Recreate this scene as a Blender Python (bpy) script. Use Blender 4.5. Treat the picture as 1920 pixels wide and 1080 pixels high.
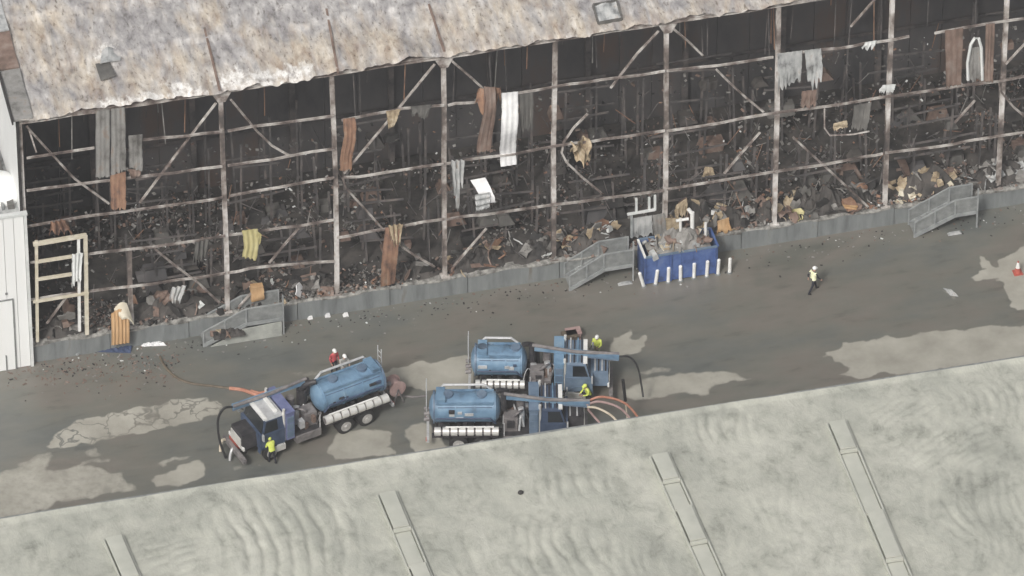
import bpy, bmesh, math, random
import numpy as np
from mathutils import Vector, Matrix, Euler

for o in list(bpy.data.objects):
    bpy.data.objects.remove(o)
scene = bpy.context.scene
COL = scene.collection
RNG = random.Random(7)

# ------------------------------------------------------------------ camera
PSI, THETA = math.radians(14.0), math.radians(40.0)
DIST, SCALE = 450.0, 34.0                       # metres to the yard, photo pixels per metre there
FOC = DIST * SCALE
FWD = Vector((math.sin(PSI)*math.cos(THETA), math.cos(PSI)*math.cos(THETA), -math.sin(THETA)))
RGT = Vector((math.cos(PSI), -math.sin(PSI), 0))
UPV = RGT.cross(FWD)
CAM = Vector((0, 0, 0)) - UPV*(6.0/SCALE) - FWD*DIST
cam_data = bpy.data.cameras.new('camera')
cam_data.sensor_width = 36.0
cam_data.lens = 36.0*FOC/1920.0
cam_data.clip_start = 5.0
cam_data.clip_end = 4000.0
cam = bpy.data.objects.new('camera', cam_data)
COL.objects.link(cam)
cam.matrix_world = Matrix((
    (RGT.x, UPV.x, -FWD.x, CAM.x), (RGT.y, UPV.y, -FWD.y, CAM.y),
    (RGT.z, UPV.z, -FWD.z, CAM.z), (0, 0, 0, 1)))
scene.camera = cam

# ------------------------------------------------------------------ sky, sun, exposure
SUN_EL = math.radians(43)
SUN_DIR = Vector((-0.60, -0.80, 0)).normalized()*math.cos(SUN_EL) + Vector((0, 0, math.sin(SUN_EL)))
world = bpy.data.worlds.new('World')
scene.world = world
world.use_nodes = True
wn = world.node_tree.nodes
wn.clear()
sky = wn.new('ShaderNodeTexSky')
sky.sky_type = 'NISHITA'
sky.sun_disc = False
sky.sun_elevation = SUN_EL
sky.sun_rotation = math.atan2(SUN_DIR.x, SUN_DIR.y)
sky.air_density = 1.0
sky.dust_density = 6.0
hs = wn.new('ShaderNodeHueSaturation')
hs.inputs['Saturation'].default_value = 0.22      # a hazy, nearly white sky
bg = wn.new('ShaderNodeBackground')
bg.inputs['Strength'].default_value = 0.08
wo = wn.new('ShaderNodeOutputWorld')
world.node_tree.links.new(sky.outputs[0], hs.inputs['Color'])
world.node_tree.links.new(hs.outputs[0], bg.inputs[0])
world.node_tree.links.new(bg.outputs[0], wo.inputs[0])
sun_data = bpy.data.lights.new('sun', 'SUN')
sun_data.energy = 1.5
sun_data.angle = math.radians(10)
sun_data.color = (1.0, 0.955, 0.89)
sun = bpy.data.objects.new('sun', sun_data)
COL.objects.link(sun)
sun.rotation_euler = (-SUN_DIR).to_track_quat('-Z', 'Y').to_euler()
scene.view_settings.view_transform = 'Standard'
scene.view_settings.look = 'None'
scene.view_settings.exposure = 0.58
scene.view_settings.gamma = 1.0

# ------------------------------------------------------------------ photo pixel -> point on a real plane
def ray(px, py):
    return (FWD*FOC + RGT*(px-960.0) - UPV*(py-540.0)).normalized()
def fac(px, py, y=0.0):
    d = ray(px, py)
    return CAM + d*((y-CAM.y)/d.y)
def gnd(px, py, z=0.0):
    d = ray(px, py)
    return CAM + d*((z-CAM.z)/d.z)

# ------------------------------------------------------------------ materials
def lin(r, g, b):
    f = lambda c: c/12.92 if c <= 0.04045 else ((c+0.055)/1.055)**2.4
    return (f(r/255), f(g/255), f(b/255), 1.0)
MATS = {}
def ramp_mat(name, stops, scale=1.0, detail=6.0, rough=0.7, metal=0.0, bump=0.0, bscale=None,
             stretch=(1, 1, 1), distortion=0.0, rough2=None, spec=0.5):
    m = bpy.data.materials.new(name)
    m.use_nodes = True
    n, l = m.node_tree.nodes, m.node_tree.links
    b = n['Principled BSDF']
    geo = n.new('ShaderNodeNewGeometry')
    mp = n.new('ShaderNodeMapping')
    mp.inputs['Scale'].default_value = stretch
    l.new(geo.outputs['Position'], mp.inputs['Vector'])
    nz = n.new('ShaderNodeTexNoise')
    nz.inputs['Scale'].default_value = scale
    nz.inputs['Detail'].default_value = detail
    nz.inputs['Roughness'].default_value = 0.62
    nz.inputs['Distortion'].default_value = distortion
    l.new(mp.outputs[0], nz.inputs['Vector'])
    cr = n.new('ShaderNodeValToRGB')
    el = cr.color_ramp.elements
    while len(el) < len(stops):
        el.new(0.5)
    for e, (p, c) in zip(el, stops):
        e.position = p
        e.color = c if len(c) == 4 else (*c, 1)
    l.new(nz.outputs['Fac'], cr.inputs[0])
    l.new(cr.outputs[0], b.inputs['Base Color'])
    b.inputs['Roughness'].default_value = rough
    b.inputs['Metallic'].default_value = metal
    b.inputs['Specular IOR Level'].default_value = spec
    if bump:
        bp = n.new('ShaderNodeBump')
        bp.inputs['Strength'].default_value = bump
        bp.inputs['Distance'].default_value = 0.05
        nb = n.new('ShaderNodeTexNoise')
        nb.inputs['Scale'].default_value = bscale or scale*4
        nb.inputs['Detail'].default_value = 4
        l.new(mp.outputs[0], nb.inputs['Vector'])
        l.new(nb.outputs['Fac'], bp.inputs['Height'])
        l.new(bp.outputs[0], b.inputs['Normal'])
    MATS[name] = m
    return m
def two(name, c0, c1, scale=2.0, lo=0.35, hi=0.65, **k):
    return ramp_mat(name, [(lo, c0), (hi, c1)], scale, **k)

two('soot_floor', (.028, .027, .027), (.092, .083, .076), 0.8, rough=.9, bump=.5, bscale=3)
ramp_mat('soot_wall', [(.33, (.045, .045, .048)), (.45, (.08, .078, .08)), (.56, (.10, .094, .094)), (.66, (.12, .088, .074))], .3, detail=7, rough=.85, stretch=(1, 1, .45))
ramp_mat('steel_pale', [(.36, (.07, .062, .06)), (.45, (.17, .14, .125)), (.53, (.40, .365, .34)), (.62, (.66, .64, .62)), (.74, (.30, .21, .17))],
         .55, detail=9, rough=.6, stretch=(1, 1, .8))
ramp_mat('steel_girt', [(.36, (.08, .065, .06)), (.45, (.19, .155, .14)), (.53, (.39, .36, .335)), (.62, (.62, .60, .57)), (.72, (.22, .15, .12))],
         .8, detail=10, rough=.65)
ramp_mat('rack_steel', [(.35, (.05, .048, .048)), (.5, (.10, .093, .092)), (.66, (.17, .145, .135))], 0.9, rough=.75)
ramp_mat('rust', [(.32, (.09, .06, .05)), (.45, (.22, .125, .085)), (.57, (.29, .17, .11)), (.72, (.33, .26, .21))], 1.6, rough=.75, stretch=(1.2, 1.2, .6), detail=9)
ramp_mat('brown_sheet', [(.3, (.10, .075, .06)), (.5, (.19, .13, .105)), (.7, (.26, .21, .18))], 1.4, rough=.7, stretch=(1.2, 1.2, .6), detail=9)
ramp_mat('grey_sheet', [(.32, (.09, .085, .08)), (.45, (.20, .195, .185)), (.58, (.26, .255, .245)), (.72, (.24, .18, .14))], 1.4, rough=.6, stretch=(1.2, 1.2, .6), detail=9)
ramp_mat('dark_sheet', [(.3, (.07, .07, .066)), (.55, (.125, .12, .112)), (.7, (.17, .165, .15))], 1.4, rough=.65, stretch=(1.2, 1.2, .6), detail=9)
ramp_mat('pale_sheet', [(.33, (.16, .16, .16)), (.45, (.34, .35, .35)), (.6, (.46, .465, .46)), (.74, (.36, .31, .27))], 1.8, rough=.55, stretch=(1.2, 1.2, .6), detail=9)
two('white_sheet', (.62, .62, .63), (.86, .86, .85), 1.2, rough=.45)
two('yellow_sheet', (.42, .37, .17), (.55, .50, .27), 1.4, rough=.65)
two('orange_sheet', (.42, .25, .12), (.54, .36, .20), 1.8, rough=.65, stretch=(2, 2, .4))
ramp_mat('insulation', [(.3, (.20, .15, .10)), (.5, (.40, .32, .215)), (.7, (.55, .47, .35))], 2.6, rough=.95, bump=.8)
two('cream_paint', (.52, .47, .36), (.66, .62, .52), 2.0, rough=.6)
two('white_clad', (.79, .80, .79), (.85, .86, .85), 0.5, rough=.45, stretch=(1, 1, .2))
two('white_trim', (.55, .57, .56), (.72, .73, .72), 1.0, rough=.5)
ramp_mat('dock_concrete', [(.30, (.12, .128, .13)), (.45, (.175, .188, .19)), (.6, (.215, .23, .23)), (.72, (.16, .15, .135))], 1.1,
         rough=.75, stretch=(1.4, 1, .25), bump=.3)
ramp_mat('dock_cap', [(.35, (.08, .078, .07)), (.5, (.24, .235, .22)), (.66, (.42, .41, .38))], 2.4, rough=.85, bump=.6)
two('pale_concrete', (.26, .27, .25), (.38, .39, .36), 1.5, rough=.8)
ramp_mat('truck_blue', [(.30, (.075, .12, .17)), (.42, (.125, .215, .32)), (.56, (.165, .275, .395)), (.72, (.235, .33, .42))], 1.1, detail=9, rough=.42)
two('truck_blue_dark', (.035, .055, .10), (.075, .105, .17), 1.2, rough=.4)
two('truck_steel_blue', (.10, .15, .22), (.17, .23, .31), 1.2, rough=.45)
two('cabinet_violet', (.12, .14, .27), (.19, .21, .36), 1.5, rough=.45)
two('truck_dark', (.02, .02, .024), (.055, .052, .055), 3.0, rough=.55)
two('truck_grey', (.13, .12, .125), (.24, .225, .22), 3.0, rough=.5)
two('rubber', (.012, .012, .013), (.03, .03, .03), 3.0, rough=.75)
two('rim_steel', (.30, .29, .28), (.52, .51, .49), 4.0, rough=.4)
two('chrome', (.70, .69, .66), (.86, .85, .81), 3.0, rough=.28, metal=.35)
two('aluminium', (.50, .51, .52), (.68, .69, .70), 3.0, rough=.4, metal=.3)
two('white_paint', (.68, .68, .66), (.82, .82, .80), 2.0, rough=.45)
two('glass_dark', (.012, .015, .018), (.03, .035, .04), 1.0, rough=.08)
two('red_paint', (.35, .07, .05), (.48, .12, .09), 2.0, rough=.5)
two('hose_orange', (.36, .15, .10), (.48, .24, .17), 3.0, rough=.55)
two('hose_pink', (.33, .22, .21), (.44, .32, .30), 3.0, rough=.55)
two('hose_cream', (.55, .47, .36), (.66, .60, .48), 3.0, rough=.6)
two('hose_black', (.015, .015, .016), (.035, .035, .037), 3.0, rough=.5)
two('hose_brown', (.09, .075, .055), (.16, .13, .095), 3.0, rough=.6)
ramp_mat('bin_blue', [(.33, (.04, .065, .15)), (.45, (.06, .105, .27)), (.58, (.08, .14, .335)), (.72, (.16, .20, .32))], 1.5, detail=9, rough=.55)
two('tarp_blue', (.03, .045, .09), (.06, .085, .16), 3.0, rough=.5)
two('galvanised', (.24, .255, .26), (.37, .385, .385), 2.2, rough=.5, metal=.1)
two('galvanised_dull', (.16, .17, .17), (.27, .28, .275), 2.2, rough=.6)
two('charred', (.012, .012, .013), (.045, .042, .04), 2.0, rough=.85)
two('ash', (.16, .155, .145), (.30, .29, .275), 2.0, rough=.9)
two('hi_vis', (.62, .72, .10), (.74, .82, .20), 6.0, rough=.6)
two('hi_vis_pale', (.80, .82, .50), (.88, .88, .66), 6.0, rough=.6)
two('cloth_navy', (.012, .014, .022), (.03, .032, .045), 6.0, rough=.85)
two('cloth_red', (.42, .06, .07), (.55, .11, .12), 6.0, rough=.8)
two('cloth_tan', (.26, .24, .15), (.36, .33, .22), 6.0, rough=.85)
two('cloth_grey', (.28, .28, .27), (.42, .42, .40), 6.0, rough=.85)
two('skin', (.42, .25, .18), (.52, .33, .25), 6.0, rough=.55)
two('hair', (.02, .015, .01), (.05, .035, .025), 9.0, rough=.7)
two('helmet_white', (.78, .78, .76), (.85, .85, .83), 2.0, rough=.3)
two('boot', (.012, .011, .01), (.03, .027, .025), 5.0, rough=.6)
two('skylight', (.41, .42, .37), (.49, .495, .44), 0.7, rough=.35)
two('ground_far', (.11, .11, .10), (.17, .165, .15), .15, rough=.8)
MT = MATS

# ------------------------------------------------------------------ mesh builder
def wloc(o):
    v = Vector((0, 0, 0))
    while o is not None:
        v += Vector(o.location)
        o = o.parent
    return v
class MB:
    def __init__(s):
        s.v, s.f, s.mi, s.cur = [], [], [], 0
    def add(s, vs, fs):
        b = len(s.v)
        s.v += [tuple(v) for v in vs]
        s.f += [tuple(b+i for i in f) for f in fs]
        s.mi += [s.cur]*len(fs)
        return s
    def box(s, c, d, rot=None):
        hx, hy, hz = d[0]/2, d[1]/2, d[2]/2
        P = [Vector((x, y, z)) for x in (-hx, hx) for y in (-hy, hy) for z in (-hz, hz)]
        if rot is not None:
            M = Euler(rot).to_matrix() if not isinstance(rot, Matrix) else rot
            P = [M @ p for p in P]
        c = Vector(c)
        return s.add([p+c for p in P], [(0, 1, 3, 2), (4, 6, 7, 5), (0, 4, 5, 1), (2, 3, 7, 6), (0, 2, 6, 4), (1, 5, 7, 3)])
    def taper(s, c, d, top=(1, 1), shift=(0, 0)):
        hx, hy, hz = d[0]/2, d[1]/2, d[2]/2
        P = []
        for z in (-hz, hz):
            kx, ky = (1, 1) if z < 0 else top
            ox, oy = (0, 0) if z < 0 else shift
            for x, y in ((-hx, -hy), (hx, -hy), (hx, hy), (-hx, hy)):
                P.append((c[0]+x*kx+ox, c[1]+y*ky+oy, c[2]+z))
        return s.add(P, [(3, 2, 1, 0), (4, 5, 6, 7), (0, 1, 5, 4), (1, 2, 6, 5), (2, 3, 7, 6), (3, 0, 4, 7)])
    def frame(s, p, q, up=None):
        p, q = Vector(p), Vector(q)
        d = (q-p).normalized()
        u = Vector(up) if up is not None else Vector((0, 0, 1))
        if abs(d.dot(u)) > .97:
            u = Vector((0, 1, 0))
        a = d.cross(u).normalized()
        return p, q, d, a, a.cross(d).normalized()
    def bar(s, p, q, w, h, up=None):
        p, q, d, a, b = s.frame(p, q, up)
        P = []
        for e in (p, q):
            for sa, sb in ((-1, -1), (1, -1), (1, 1), (-1, 1)):
                P.append(e+a*sa*w/2+b*sb*h/2)
        return s.add(P, [(0, 1, 2, 3), (7, 6, 5, 4), (0, 4, 5, 1), (1, 5, 6, 2), (2, 6, 7, 3), (3, 7, 4, 0)])
    def prof(s, p, q, outline, up=None):
        p, q, d, a, b = s.frame(p, q, up)
        n = len(outline)
        P = [e+a*x+b*y for e in (p, q) for x, y in outline]
        F = [(i, i+n, (i+1) % n+n, (i+1) % n) for i in range(n)]
        F += [tuple(range(n)), tuple(range(2*n-1, n-1, -1))]
        return s.add(P, F)
    def hbeam(s, p, q, w, h, t=.05, up=(0, 1, 0)):
        o = [(-w/2, -h/2), (w/2, -h/2), (w/2, -h/2+t), (t/2, -h/2+t), (t/2, h/2-t), (w/2, h/2-t),
             (w/2, h/2), (-w/2, h/2), (-w/2, h/2-t), (-t/2, h/2-t), (-t/2, -h/2+t), (-w/2, -h/2+t)]
        return s.prof(p, q, o, up)
    def channel(s, pts, w, h, t=.03):
        for p, q in zip(pts[:-1], pts[1:]):
            o = [(-w/2, -h/2), (w/2, -h/2), (w/2, -h/2+t), (-w/2+t, -h/2+t), (-w/2+t, h/2-t), (w/2, h/2-t), (w/2, h/2), (-w/2, h/2)]
            s.prof(p, q, o)
        return s
    def tube(s, pts, r, n=8, cap=True):
        pts = [Vector(p) for p in pts]
        rs = r if isinstance(r, (list, tuple)) else [r]*len(pts)
        base = len(s.v)
        up = None
        vs, fs = [], []
        for i, p in enumerate(pts):
            d = (pts[min(i+1, len(pts)-1)]-pts[max(i-1, 0)]).normalized()
            if up is None:
                up = Vector((0, 0, 1)) if abs(d.z) < .9 else Vector((1, 0, 0))
            a = d.cross(up).normalized()
            up = a.cross(d).normalized()
            for k in range(n):
                t = 2*math.pi*k/n
                vs.append(p+a*math.cos(t)*rs[i]+up*math.sin(t)*rs[i])
        for i in range(len(pts)-1):
            for k in range(n):
                fs.append((i*n+k, i*n+(k+1) % n, (i+1)*n+(k+1) % n, (i+1)*n+k))
        if cap:
            fs.append(tuple(range(n-1, -1, -1)))
            fs.append(tuple((len(pts)-1)*n+k for k in range(n)))
        return s.add(vs, fs)
    def ell(s, c, r, nu=10, nv=7):
        c = Vector(c)
        vs, fs = [], []
        for j in range(nv+1):
            ph = math.pi*j/nv
            for i in range(nu):
                t = 2*math.pi*i/nu
                vs.append(c+Vector((r[0]*math.sin(ph)*math.cos(t), r[1]*math.sin(ph)*math.sin(t), r[2]*math.cos(ph))))
        for j in range(nv):
            for i in range(nu):
                fs.append((j*nu+i, (j+1)*nu+i, (j+1)*nu+(i+1) % nu, j*nu+(i+1) % nu))
        return s.add(vs, fs)
    def poly(s, pts, ext):
        n = len(pts)
        e = Vector(ext)
        P = [Vector(p) for p in pts]
        P = P+[p+e for p in P]
        F = [tuple(range(n-1, -1, -1)), tuple(range(n, 2*n))]+[(i, (i+1) % n, (i+1) % n+n, i+n) for i in range(n)]
        return s.add(P, F)
    def grid(s, fn, nu, nv, thick=None):
        """fn(u,v)->Vector ; thick Vector gives a closed slab"""
        P = [fn(i/nu, j/nv) for j in range(nv+1) for i in range(nu+1)]
        w = nu+1
        F = [(j*w+i, j*w+i+1, (j+1)*w+i+1, (j+1)*w+i) for j in range(nv) for i in range(nu)]
        if thick is not None:
            N = len(P)
            P = P+[p+Vector(thick) for p in P]
            F2 = [tuple(N+k for k in reversed(f)) for f in F]
            rim = []
            for i in range(nu):
                rim += [(i+1, i, i+N, i+1+N), (nv*w+i, nv*w+i+1, nv*w+i+1+N, nv*w+i+N)]
            for j in range(nv):
                rim += [(j*w, (j+1)*w, (j+1)*w+N, j*w+N), ((j+1)*w+nu, j*w+nu, j*w+nu+N, (j+1)*w+nu+N)]
            F = F+F2+rim
        return s.add(P, F)
    def build(s, name, mat, parent=None, world=False, smooth=False, origin=None, fix=True):
        me = bpy.data.meshes.new(name)
        off = Vector((0, 0, 0))
        o = bpy.data.objects.new(name, me)
        if parent is not None:
            o.parent = parent
        base = wloc(parent) if (parent is not None and world) else Vector((0, 0, 0))
        if origin == 'auto':
            a = np.array(s.v)
            lo, hi = a.min(0), a.max(0)
            org = Vector(((lo[0]+hi[0])/2, (lo[1]+hi[1])/2, lo[2]))
        elif origin is not None:
            org = Vector(origin)
        else:
            org = base
        V = [(v[0]-org.x, v[1]-org.y, v[2]-org.z) for v in s.v]
        o.location = org-base
        me.from_pydata(V, [], s.f)
        for mm in (mat if isinstance(mat, (list, tuple)) else [mat]):
            me.materials.append(MT[mm] if isinstance(mm, str) else mm)
        if isinstance(mat, (list, tuple)):
            me.polygons.foreach_set('material_index', s.mi)
        if fix:
            bm = bmesh.new()
            bm.from_mesh(me)
            bmesh.ops.recalc_face_normals(bm, faces=bm.faces)
            bm.to_mesh(me)
            bm.free()
        if smooth:
            me.polygons.foreach_set('use_smooth', [True]*len(me.polygons))
            if smooth != 'all':
                me.set_sharp_from_angle(angle=math.radians(38))
        me.update()
        COL.objects.link(o)
        return o
def tag(o, label=None, cat=None, group=None, kind=None):
    if label: o['label'] = label
    if cat: o['category'] = cat
    if group: o['group'] = group
    if kind: o['kind'] = kind
    return o
def thing(name, label, cat, loc=(0, 0, 0), rz=0.0, group=None):
    e = bpy.data.objects.new(name, None)
    e.empty_display_size = .3
    COL.objects.link(e)
    e.location = loc
    e.rotation_euler = (0, 0, rz)
    return tag(e, label, cat, group)

# ------------------------------------------------------------------ numpy noise
def vnoise(x, y, seed):
    r = np.random.RandomState(seed).rand(256, 256)
    xi, yi = np.floor(x).astype(int), np.floor(y).astype(int)
    fx, fy = x-xi, y-yi
    fx, fy = fx*fx*(3-2*fx), fy*fy*(3-2*fy)
    g = lambda a, b: r[a % 256, b % 256]
    return (g(xi, yi)*(1-fx)+g(xi+1, yi)*fx)*(1-fy)+(g(xi, yi+1)*(1-fx)+g(xi+1, yi+1)*fx)*fy
def fbm(x, y, seed, octv=4):
    t, a, s = 0, .5, 0
    for k in range(octv):
        t = t+a*vnoise(x*2**k+k*17.3, y*2**k+k*9.1, seed+k)
        s += a
        a *= .5
    return t/s
def inpoly(X, Y, P):
    ins = np.zeros(X.shape, bool)
    n = len(P)
    for i in range(n):
        x0, y0 = P[i]
        x1, y1 = P[(i+1) % n]
        if y0 == y1:
            continue
        c = ((y0 > Y) != (y1 > Y)) & (X < (x1-x0)*(Y-y0)/(y1-y0)+x0)
        ins ^= c
    return ins
def blur(a, k):
    for _ in range(k):
        p = np.pad(a, 1, mode='edge')
        a = (p[:-2, 1:-1]+p[2:, 1:-1]+p[1:-1, :-2]+p[1:-1, 2:]+2*p[1:-1, 1:-1])/6
    return a
def heightgrid(name, X, Y, Z, mat, parent=None, attrs=None, smooth=True):
    """X,Y,Z 2-D arrays -> one sheet"""
    nv, nu = X.shape
    V = np.stack([X.ravel(), Y.ravel(), Z.ravel()], 1)
    base = wloc(parent) if parent is not None else Vector((0, 0, 0))
    V = V-np.array(base)
    idx = np.arange(nu*nv).reshape(nv, nu)
    F = np.stack([idx[:-1, :-1].ravel(), idx[:-1, 1:].ravel(), idx[1:, 1:].ravel(), idx[1:, :-1].ravel()], 1)
    me = bpy.data.meshes.new(name)
    me.vertices.add(len(V))
    me.vertices.foreach_set('co', V.ravel())
    me.loops.add(F.size)
    me.loops.foreach_set('vertex_index', F.ravel().astype(np.int32))
    me.polygons.add(len(F))
    me.polygons.foreach_set('loop_start', np.arange(0, F.size, 4, dtype=np.int32))
    me.polygons.foreach_set('loop_total', np.full(len(F), 4, dtype=np.int32))
    me.update(calc_edges=True)
    me.validate()
    if smooth:
        me.polygons.foreach_set('use_smooth', [True]*len(F))
    for k, a in (attrs or {}).items():
        at = me.attributes.new(k, 'FLOAT', 'POINT')
        at.data.foreach_set('value', a.ravel().astype(np.float32))
    me.materials.append(mat)
    o = bpy.data.objects.new(name, me)
    if parent is not None:
        o.parent = parent
    COL.objects.link(o)
    return o

# ================================================================== GROUND
def ground_material():
    m = bpy.data.materials.new('yard_surface')
    m.use_nodes = True
    n, l = m.node_tree.nodes, m.node_tree.links
    b = n['Principled BSDF']
    geo = n.new('ShaderNodeNewGeometry')
    def noise(sc, det=5, st=(1, 1, 1)):
        mp = n.new('ShaderNodeMapping'); mp.inputs['Scale'].default_value = st
        l.new(geo.outputs['Position'], mp.inputs[0])
        z = n.new('ShaderNodeTexNoise'); z.inputs['Scale'].default_value = sc; z.inputs['Detail'].default_value = det
        z.inputs['Roughness'].default_value = .6
        l.new(mp.outputs[0], z.inputs['Vector'])
        return z.outputs['Fac']
    def ramp(src, stops):
        c = n.new('ShaderNodeValToRGB')
        while len(c.color_ramp.elements) < len(stops): c.color_ramp.elements.new(.5)
        for e, (p, col) in zip(c.color_ramp.elements, stops):
            e.position = p; e.color = (*col, 1)
        l.new(src, c.inputs[0])
        return c.outputs[0]
    def mathn(op, a, bb):
        q = n.new('ShaderNodeMath'); q.operation = op
        for i, v in enumerate((a, bb)):
            if isinstance(v, (int, float)): q.inputs[i].default_value = v
            else: l.new(v, q.inputs[i])
        return q.outputs[0]
    def mix(f, a, bb):
        q = n.new('ShaderNodeMix'); q.data_type = 'RGBA'
        l.new(f, q.inputs[0]); l.new(a, q.inputs[6]); l.new(bb, q.inputs[7])
        return q.outputs[2]
    at = n.new('ShaderNodeAttribute'); at.attribute_name = 'dry'
    ac = n.new('ShaderNodeAttribute'); ac.attribute_name = 'crack'
    wet = ramp(noise(.13, 7, (.7, 1.5, 1)), [(.30, (.105, .115, .112)), (.41, (.142, .148, .138)), (.50, (.168, .166, .146)), (.58, (.184, .170, .150)), (.68, (.135, .137, .120))])
    fine = ramp(noise(.8, 10, (.55, 1.7, 1)), [(.30, (.66, .67, .68)), (.42, (.93, .93, .92)), (.6, (1.0, 1.0, 1.0)), (.75, (1.16, 1.15, 1.12))])
    mul = n.new('ShaderNodeMix'); mul.data_type = 'RGBA'; mul.blend_type = 'MULTIPLY'; mul.inputs[0].default_value = .75
    l.new(wet, mul.inputs[6]); l.new(fine, mul.inputs[7])
    dryc = ramp(noise(.5, 8), [(.3, (.275, .265, .228)), (.5, (.35, .338, .293)), (.7, (.42, .408, .358))])
    vor = n.new('ShaderNodeTexVoronoi'); vor.feature = 'DISTANCE_TO_EDGE'; vor.inputs['Scale'].default_value = .8
    nzv = n.new('ShaderNodeTexNoise'); nzv.inputs['Scale'].default_value = 1.3
    l.new(geo.outputs['Position'], nzv.inputs['Vector'])
    vm = n.new('ShaderNodeVectorMath'); vm.operation = 'MULTIPLY_ADD'; vm.inputs[1].default_value = (1.9, 1.4, 0)
    l.new(nzv.outputs['Color'], vm.inputs[0]); l.new(geo.outputs['Position'], vm.inputs[2])
    l.new(vm.outputs[0], vor.inputs['Vector'])
    crk = n.new('ShaderNodeMapRange'); crk.inputs[1].default_value = .012; crk.inputs[2].default_value = .055
    crk.inputs[3].default_value = 1; crk.inputs[4].default_value = 0
    l.new(vor.outputs['Distance'], crk.inputs[0])
    d1 = mathn('ADD', at.outputs['Fac'], mathn('MULTIPLY', mathn('SUBTRACT', noise(2.6, 6), .5), .55))
    msk = n.new('ShaderNodeMapRange'); msk.inputs[1].default_value = .30; msk.inputs[2].default_value = .66
    l.new(d1, msk.inputs[0])
    keep = mathn('SUBTRACT', 1.0, mathn('MULTIPLY', mathn('MULTIPLY', crk.outputs[0], ac.outputs['Fac']), .8))
    fac_ = mathn('MULTIPLY', msk.outputs[0], keep)
    c = mix(fac_, mul.outputs[2], dryc)
    l.new(c, b.inputs['Base Color'])
    rr = n.new('ShaderNodeMapRange'); rr.inputs[3].default_value = .34; rr.inputs[4].default_value = .8
    l.new(fac_, rr.inputs[0])
    l.new(rr.outputs[0], b.inputs['Roughness'])
    bp = n.new('ShaderNodeBump'); bp.inputs['Strength'].default_value = .25; bp.inputs['Distance'].default_value = .03
    l.new(noise(3.5, 6), bp.inputs['Height'])
    l.new(bp.outputs[0], b.inputs['Normal'])
    return m
gm = MB().box((0, 0, -.52), (840, 840, 1.0)).build('ground', 'ground_far')
tag(gm, kind='structure')

DRY = [  # photo outlines of the dried patches, laid on the ground plane; (strength, crack, points)
 (1.0, 1, [(78, 842), (105, 812), (150, 785), (250, 765), (330, 752), (392, 744), (378, 757), (408, 750), (418, 758), (410, 778), (380, 788), (340, 800), (262, 812), (190, 826), (95, 840)]),
 (.62, 0, [(-40, 895), (30, 885), (60, 868), (85, 858), (95, 880), (150, 876), (240, 880), (240, 895), (262, 918), (180, 930), (130, 945), (0, 970), (-40, 985)]),
 (.55, 0, [(30, 866), (70, 852), (90, 850), (92, 872), (40, 880)]),
 (.55, 0, [(150, 842), (190, 836), (192, 852), (165, 860)]), (.5, 0, [(150, 866), (205, 860), (208, 868), (152, 874)]),
 (.6, 0, [(282, 868), (350, 856), (355, 864), (300, 876)]), (.75, 0, [(280, 900), (330, 878), (376, 866), (379, 900), (330, 912), (300, 916)]),
 (.45, 0, [(440, 872), (462, 868), (470, 880), (445, 884)]), (.42, 0, [(470, 872), (492, 868), (495, 876), (474, 880)]),
 (.85, 0, [(617, 834), (634, 812), (650, 815), (675, 806), (724, 806), (733, 836), (736, 850), (690, 858), (622, 868)]),
 (.8, 0, [(752, 808), (775, 798), (800, 790), (820, 800), (850, 835), (800, 846), (772, 850)]),
 (1.0, 0, [(712, 700), (735, 690), (758, 688), (800, 680), (872, 669), (890, 670), (890, 735), (795, 735), (765, 722), (735, 722)]),
 (.9, 0, [(1140, 655), (1148, 634), (1165, 628), (1182, 624), (1178, 636), (1196, 642), (1204, 627), (1220, 635), (1216, 652), (1190, 664), (1150, 676), (1138, 682)]),
 (.7, 0, [(1178, 722), (1230, 706), (1300, 697), (1370, 700), (1412, 712), (1345, 722), (1330, 736), (1280, 734), (1178, 752)]),
 (.55, 0, [(1190, 700), (1225, 692), (1262, 690), (1250, 698), (1210, 706)]),
 (.85, 0, [(1545, 664), (1575, 656), (1590, 645), (1640, 636), (1700, 630), (1780, 622), (1960, 603), (1960, 672), (1750, 696), (1640, 704), (1570, 706), (1590, 690), (1565, 675)]),
 (.95, 0, [(1868, 502), (1890, 482), (1905, 468), (1960, 452), (1960, 590), (1905, 575), (1888, 545), (1880, 520), (1850, 520), (1836, 530), (1826, 524), (1848, 504), (1838, 482), (1852, 480)]),
 (.5, 0, [(1768, 540), (1788, 548), (1796, 557), (1786, 558), (1770, 548)]),
 (.35, 0, [(540, 700), (620, 690), (640, 700), (560, 712)]), (.3, 0, [(1270, 790), (1420, 770), (1420, 780), (1280, 800)]),
]
x0, x1, y0, y1 = -42.0, 46.0, -26.0, 0.6
gx, gy = np.meshgrid(np.arange(x0, x1, .14), np.arange(y0, y1, .14))
jx = gx+(fbm(gx*.9, gy*.9, 11)-.5)*1.1+(fbm(gx*3, gy*3, 21)-.5)*.35
jy = gy+(fbm(gx*.9, gy*.9, 31)-.5)*.9+(fbm(gx*3, gy*3, 41)-.5)*.3
dry = np.zeros(gx.shape)
crack = np.zeros(gx.shape)
for s_, c_, pp in DRY:
    P = [(gnd(a, b).x, gnd(a, b).y) for a, b in pp]
    ins = inpoly(jx, jy, P)
    dry = np.maximum(dry, ins*s_)
    crack = np.maximum(crack, ins*float(c_))
dry = blur(dry, 1)
yard = heightgrid('yard_pavement', gx, gy, .004+.012*fbm(gx*.3, gy*.3, 5), ground_material(), None, {'dry': dry, 'crack': blur(crack, 1)})
tag(yard, kind='structure')

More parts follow.
